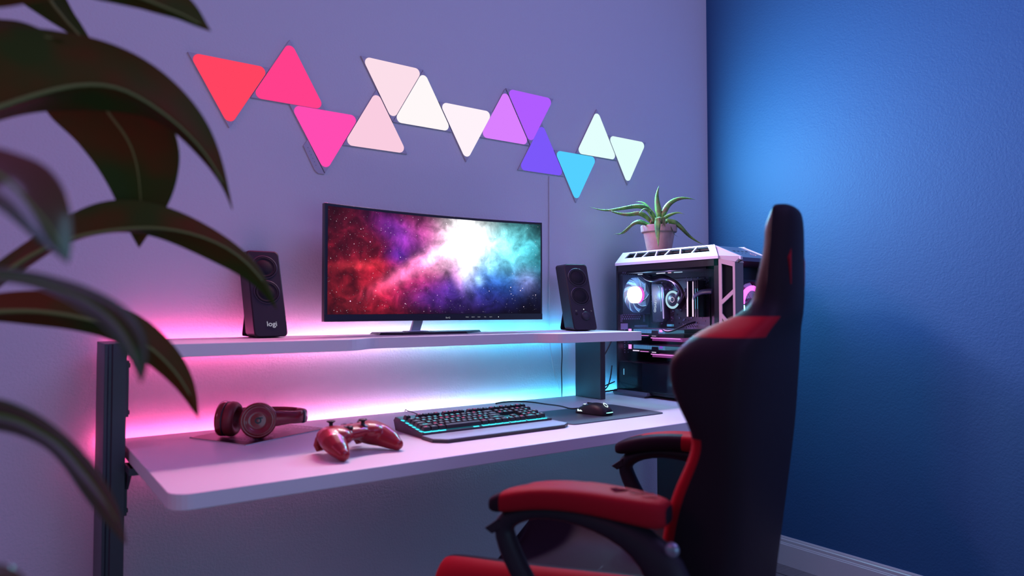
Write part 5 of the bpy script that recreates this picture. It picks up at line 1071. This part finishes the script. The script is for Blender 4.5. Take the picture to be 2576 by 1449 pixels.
'G':[[[-0.077,-1.468,1.013],[-0.067,-1.47,1.02],[-0.057,-1.472,1.028],[-0.047,-1.473,1.036],[-0.036,-1.475,1.04],[-0.023,-1.476,1.041],[-0.01,-1.477,1.04],[0.003,-1.476,1.036],[0.015,-1.474,1.029],[0.028,-1.47,1.019],[0.04,-1.465,1.007],[0.052,-1.458,0.994],[0.063,-1.45,0.978],[0.074,-1.44,0.96],[0.084,-1.429,0.941],[0.093,-1.416,0.92],[0.1,-1.401,0.897],[0.105,-1.385,0.872]],[[-0.077,-1.468,1.013],[-0.067,-1.463,1.016],[-0.057,-1.458,1.02],[-0.047,-1.453,1.023],[-0.035,-1.449,1.025],[-0.023,-1.446,1.024],[-0.011,-1.442,1.023],[0.002,-1.439,1.019],[0.015,-1.436,1.013],[0.027,-1.432,1.003],[0.04,-1.428,0.993],[0.051,-1.424,0.98],[0.061,-1.418,0.964],[0.071,-1.412,0.948],[0.081,-1.407,0.931],[0.09,-1.4,0.913],[0.099,-1.393,0.893],[0.105,-1.385,0.872]],[[-0.077,-1.468,1.013],[-0.068,-1.453,1.012],[-0.059,-1.439,1.012],[-0.049,-1.426,1.012],[-0.038,-1.414,1.01],[-0.026,-1.404,1.007],[-0.013,-1.396,1.003],[-0.0,-1.389,0.999],[0.013,-1.384,0.993],[0.026,-1.381,0.985],[0.038,-1.379,0.975],[0.048,-1.377,0.961],[0.057,-1.375,0.946],[0.065,-1.374,0.93],[0.075,-1.375,0.914],[0.084,-1.378,0.9],[0.095,-1.381,0.886],[0.105,-1.385,0.872]]],
'H':[[[0.012,-1.062,1.619],[0.018,-1.061,1.613],[0.024,-1.059,1.608],[0.031,-1.057,1.602],[0.037,-1.056,1.596],[0.043,-1.055,1.589],[0.048,-1.054,1.582],[0.052,-1.052,1.574],[0.056,-1.051,1.565],[0.06,-1.05,1.557],[0.065,-1.049,1.548],[0.069,-1.05,1.539],[0.074,-1.05,1.53],[0.08,-1.052,1.521],[0.085,-1.053,1.512],[0.09,-1.055,1.503],[0.095,-1.057,1.494],[0.099,-1.058,1.484]],[[0.012,-1.062,1.619],[0.016,-1.061,1.61],[0.019,-1.059,1.602],[0.022,-1.058,1.593],[0.026,-1.056,1.584],[0.03,-1.055,1.575],[0.033,-1.054,1.567],[0.037,-1.053,1.558],[0.041,-1.052,1.549],[0.046,-1.051,1.541],[0.052,-1.051,1.533],[0.058,-1.052,1.526],[0.064,-1.052,1.518],[0.071,-1.053,1.511],[0.077,-1.054,1.504],[0.084,-1.055,1.497],[0.091,-1.056,1.49],[0.099,-1.058,1.484]],[[0.012,-1.062,1.619],[0.009,-1.054,1.61],[0.006,-1.045,1.6],[0.003,-1.037,1.59],[0.001,-1.03,1.579],[0.0,-1.024,1.568],[0.002,-1.019,1.558],[0.006,-1.018,1.549],[0.014,-1.019,1.542],[0.023,-1.022,1.536],[0.032,-1.025,1.53],[0.042,-1.029,1.523],[0.051,-1.033,1.517],[0.061,-1.037,1.511],[0.07,-1.042,1.504],[0.08,-1.047,1.497],[0.089,-1.053,1.491],[0.099,-1.058,1.484]]],
'I':[[[0.011,-1.219,1.531],[0.024,-1.217,1.537],[0.036,-1.215,1.542],[0.049,-1.214,1.547],[0.062,-1.214,1.552],[0.076,-1.215,1.556],[0.089,-1.217,1.556],[0.102,-1.219,1.554],[0.115,-1.223,1.552],[0.128,-1.228,1.549],[0.14,-1.233,1.543],[0.152,-1.24,1.535],[0.163,-1.247,1.526],[0.174,-1.254,1.516],[0.184,-1.262,1.505],[0.192,-1.269,1.492],[0.198,-1.275,1.477],[0.204,-1.282,1.462]],[[0.011,-1.219,1.531],[0.022,-1.222,1.527],[0.033,-1.225,1.524],[0.043,-1.228,1.52],[0.054,-1.232,1.516],[0.066,-1.236,1.513],[0.077,-1.239,1.509],[0.088,-1.243,1.506],[0.1,-1.247,1.503],[0.111,-1.251,1.499],[0.123,-1.255,1.496],[0.135,-1.259,1.492],[0.147,-1.263,1.488],[0.158,-1.267,1.484],[0.17,-1.271,1.48],[0.182,-1.275,1.475],[0.193,-1.278,1.469],[0.204,-1.282,1.462]],[[0.011,-1.219,1.531],[0.02,-1.218,1.524],[0.028,-1.217,1.516],[0.037,-1.217,1.509],[0.048,-1.218,1.504],[0.059,-1.22,1.499],[0.07,-1.223,1.495],[0.082,-1.226,1.491],[0.094,-1.23,1.49],[0.106,-1.234,1.489],[0.119,-1.239,1.487],[0.131,-1.245,1.485],[0.143,-1.25,1.482],[0.156,-1.256,1.479],[0.168,-1.263,1.476],[0.18,-1.269,1.471],[0.192,-1.275,1.466],[0.204,-1.282,1.462]]],
'J':[[[-0.106,-1.279,1.446],[-0.097,-1.278,1.454],[-0.088,-1.278,1.462],[-0.079,-1.277,1.469],[-0.07,-1.278,1.477],[-0.06,-1.279,1.484],[-0.05,-1.281,1.491],[-0.04,-1.284,1.495],[-0.029,-1.288,1.497],[-0.018,-1.294,1.497],[-0.007,-1.299,1.497],[0.004,-1.306,1.496],[0.014,-1.313,1.492],[0.023,-1.319,1.484],[0.032,-1.326,1.475],[0.041,-1.333,1.466],[0.05,-1.341,1.457],[0.058,-1.348,1.448]],[[-0.106,-1.279,1.446],[-0.097,-1.282,1.446],[-0.088,-1.286,1.446],[-0.078,-1.29,1.446],[-0.069,-1.294,1.446],[-0.06,-1.298,1.446],[-0.05,-1.302,1.446],[-0.04,-1.306,1.446],[-0.031,-1.31,1.447],[-0.021,-1.314,1.448],[-0.011,-1.318,1.449],[-0.002,-1.323,1.45],[0.008,-1.327,1.451],[0.018,-1.331,1.451],[0.028,-1.335,1.45],[0.038,-1.34,1.45],[0.048,-1.344,1.449],[0.058,-1.348,1.448]],[[-0.106,-1.279,1.446],[-0.097,-1.28,1.443],[-0.089,-1.281,1.44],[-0.08,-1.282,1.437],[-0.071,-1.284,1.434],[-0.062,-1.285,1.43],[-0.053,-1.288,1.427],[-0.043,-1.291,1.426],[-0.033,-1.295,1.426],[-0.023,-1.3,1.427],[-0.013,-1.305,1.428],[-0.003,-1.31,1.43],[0.008,-1.316,1.433],[0.018,-1.322,1.436],[0.028,-1.328,1.439],[0.038,-1.335,1.442],[0.048,-1.342,1.445],[0.058,-1.348,1.448]]],
'K':[[[-0.101,-1.157,1.412],[-0.093,-1.156,1.419],[-0.085,-1.155,1.425],[-0.077,-1.154,1.432],[-0.069,-1.154,1.438],[-0.06,-1.154,1.445],[-0.051,-1.155,1.45],[-0.042,-1.158,1.455],[-0.033,-1.161,1.457],[-0.023,-1.165,1.46],[-0.013,-1.17,1.462],[-0.004,-1.176,1.462],[0.006,-1.182,1.461],[0.016,-1.189,1.458],[0.025,-1.196,1.453],[0.034,-1.204,1.448],[0.043,-1.212,1.442],[0.052,-1.22,1.436]],[[-0.101,-1.157,1.412],[-0.093,-1.161,1.415],[-0.084,-1.164,1.418],[-0.076,-1.167,1.421],[-0.067,-1.171,1.424],[-0.058,-1.174,1.428],[-0.05,-1.178,1.43],[-0.041,-1.182,1.433],[-0.032,-1.185,1.435],[-0.023,-1.189,1.437],[-0.014,-1.193,1.439],[-0.004,-1.197,1.44],[0.005,-1.2,1.44],[0.014,-1.204,1.439],[0.024,-1.208,1.439],[0.033,-1.212,1.438],[0.042,-1.216,1.437],[0.052,-1.22,1.436]],[[-0.101,-1.157,1.412],[-0.093,-1.158,1.412],[-0.084,-1.159,1.412],[-0.076,-1.161,1.412],[-0.067,-1.162,1.412],[-0.058,-1.164,1.412],[-0.049,-1.167,1.412],[-0.04,-1.169,1.414],[-0.031,-1.173,1.415],[-0.022,-1.177,1.417],[-0.013,-1.181,1.419],[-0.003,-1.186,1.421],[0.006,-1.191,1.423],[0.015,-1.196,1.425],[0.024,-1.202,1.428],[0.034,-1.208,1.43],[0.043,-1.214,1.433],[0.052,-1.22,1.436]]],
'L':[[[-0.063,-1.536,0.908],[-0.058,-1.543,0.912],[-0.053,-1.549,0.916],[-0.049,-1.556,0.919],[-0.044,-1.561,0.922],[-0.039,-1.566,0.926],[-0.035,-1.571,0.929],[-0.03,-1.575,0.931],[-0.025,-1.577,0.933],[-0.02,-1.58,0.933],[-0.015,-1.581,0.933],[-0.01,-1.581,0.932],[-0.005,-1.581,0.932],[0.0,-1.58,0.93],[0.005,-1.579,0.928],[0.01,-1.577,0.923],[0.014,-1.574,0.917],[0.018,-1.57,0.91]],[[-0.063,-1.536,0.908],[-0.059,-1.538,0.909],[-0.054,-1.54,0.909],[-0.05,-1.541,0.91],[-0.045,-1.543,0.911],[-0.04,-1.545,0.911],[-0.036,-1.547,0.912],[-0.031,-1.549,0.913],[-0.026,-1.551,0.913],[-0.022,-1.553,0.913],[-0.017,-1.555,0.913],[-0.012,-1.557,0.913],[-0.007,-1.559,0.913],[-0.002,-1.561,0.913],[0.003,-1.563,0.912],[0.008,-1.566,0.912],[0.013,-1.568,0.911],[0.018,-1.57,0.91]],[[-0.063,-1.536,0.908],[-0.059,-1.533,0.905],[-0.054,-1.53,0.903],[-0.05,-1.528,0.9],[-0.045,-1.526,0.898],[-0.04,-1.525,0.895],[-0.035,-1.525,0.893],[-0.03,-1.525,0.892],[-0.025,-1.527,0.891],[-0.02,-1.529,0.891],[-0.015,-1.532,0.891],[-0.009,-1.536,0.891],[-0.004,-1.541,0.892],[0.001,-1.546,0.894],[0.006,-1.552,0.896],[0.011,-1.558,0.899],[0.014,-1.564,0.904],[0.018,-1.57,0.91]]]}
STEM_TOP = 1.58
for nm, (ru, rm, rl) in LEAVES.items():
    o3 = Vector((STX,STY,0)); U_ = [Vector(p)-o3 for p in ru]; M_ = [Vector(p)-o3 for p in rm]; L_ = [Vector(p)-o3 for p in rl]
    n = len(M_); vs = []; fs = []; K = 4
    for i in range(n):
        row = []
        for k in range(K+1):
            t = k/K; p = U_[i].lerp(M_[i], t); row.append(p)
        for k in range(1, K+1): row.append(M_[i].lerp(L_[i], k/K))
        # gentle cupping of each half blade
        w = (U_[i]-L_[i]); tng = (M_[min(i+1,n-1)]-M_[max(i-1,0)])
        nr = w.cross(tng); nr = nr.normalized() if nr.length > 1e-9 else Vector((0,0,1))
        h_ = w.length
        for k, p in enumerate(row):
            b = sin(pi*(k % K)/K) if k not in (0, K, 2*K) else 0
            vs.append(p+nr*b*h_*.035+nr*.0006*sin(i*2.1+k)*0)
    c = 2*K+1
    for i in range(n-1):
        for k in range(c-1): fs.append((i*c+k, i*c+k+1, (i+1)*c+k+1, (i+1)*c+k))
    me = bpy.data.meshes.new('leaf'); me.from_pydata([tuple(v) for v in vs], [], fs); me.materials.append(LMG if nm in 'DFGL' else LM)
    for p in me.polygons: p.use_smooth = True
    lf = bpy.data.objects.new('leaf', me); COL.objects.link(lf); lf.parent = RP
    ss = lf.modifiers.new('subsurf', 'SUBSURF'); ss.levels = 2; ss.render_levels = 2
    so = lf.modifiers.new('solid', 'SOLIDIFY'); so.thickness = .0014; so.offset = 0
    MB().tube(M_[1:-1], [.0032*(1-i/n)+.0007 for i in range(n-2)], 6).build('midrib', RIB, lf, sub=1)
    base = M_[0]; zst = max(.9, min(STEM_TOP, base.z-.02))
    MB().tube(crv([Vector((0,0,zst)), Vector((base.x*.5, base.y*.5, zst+.02)), base, M_[1]], 4), .0035, 6).build('petiole', mat('petiole', (.10,.10,.04), .5), RP, smooth=True)
MB().tube(crv([(0,0,.30),(.01,-.005,.8),(-.008,.006,1.25),(0,0,1.60)]), .009, 10).build('stem', mat('stem_brown', (.09,.06,.045), .8), RP, smooth=True)
MB().lathe([(0,0),(.12,0),(.125,.005),(.155,.30),(.165,.305),(.165,.33),(.152,.33),(.148,.29),(0,.29)], 40, cap=False).build('planter', mat('planter_white', (.5,.5,.5), .5), RP)
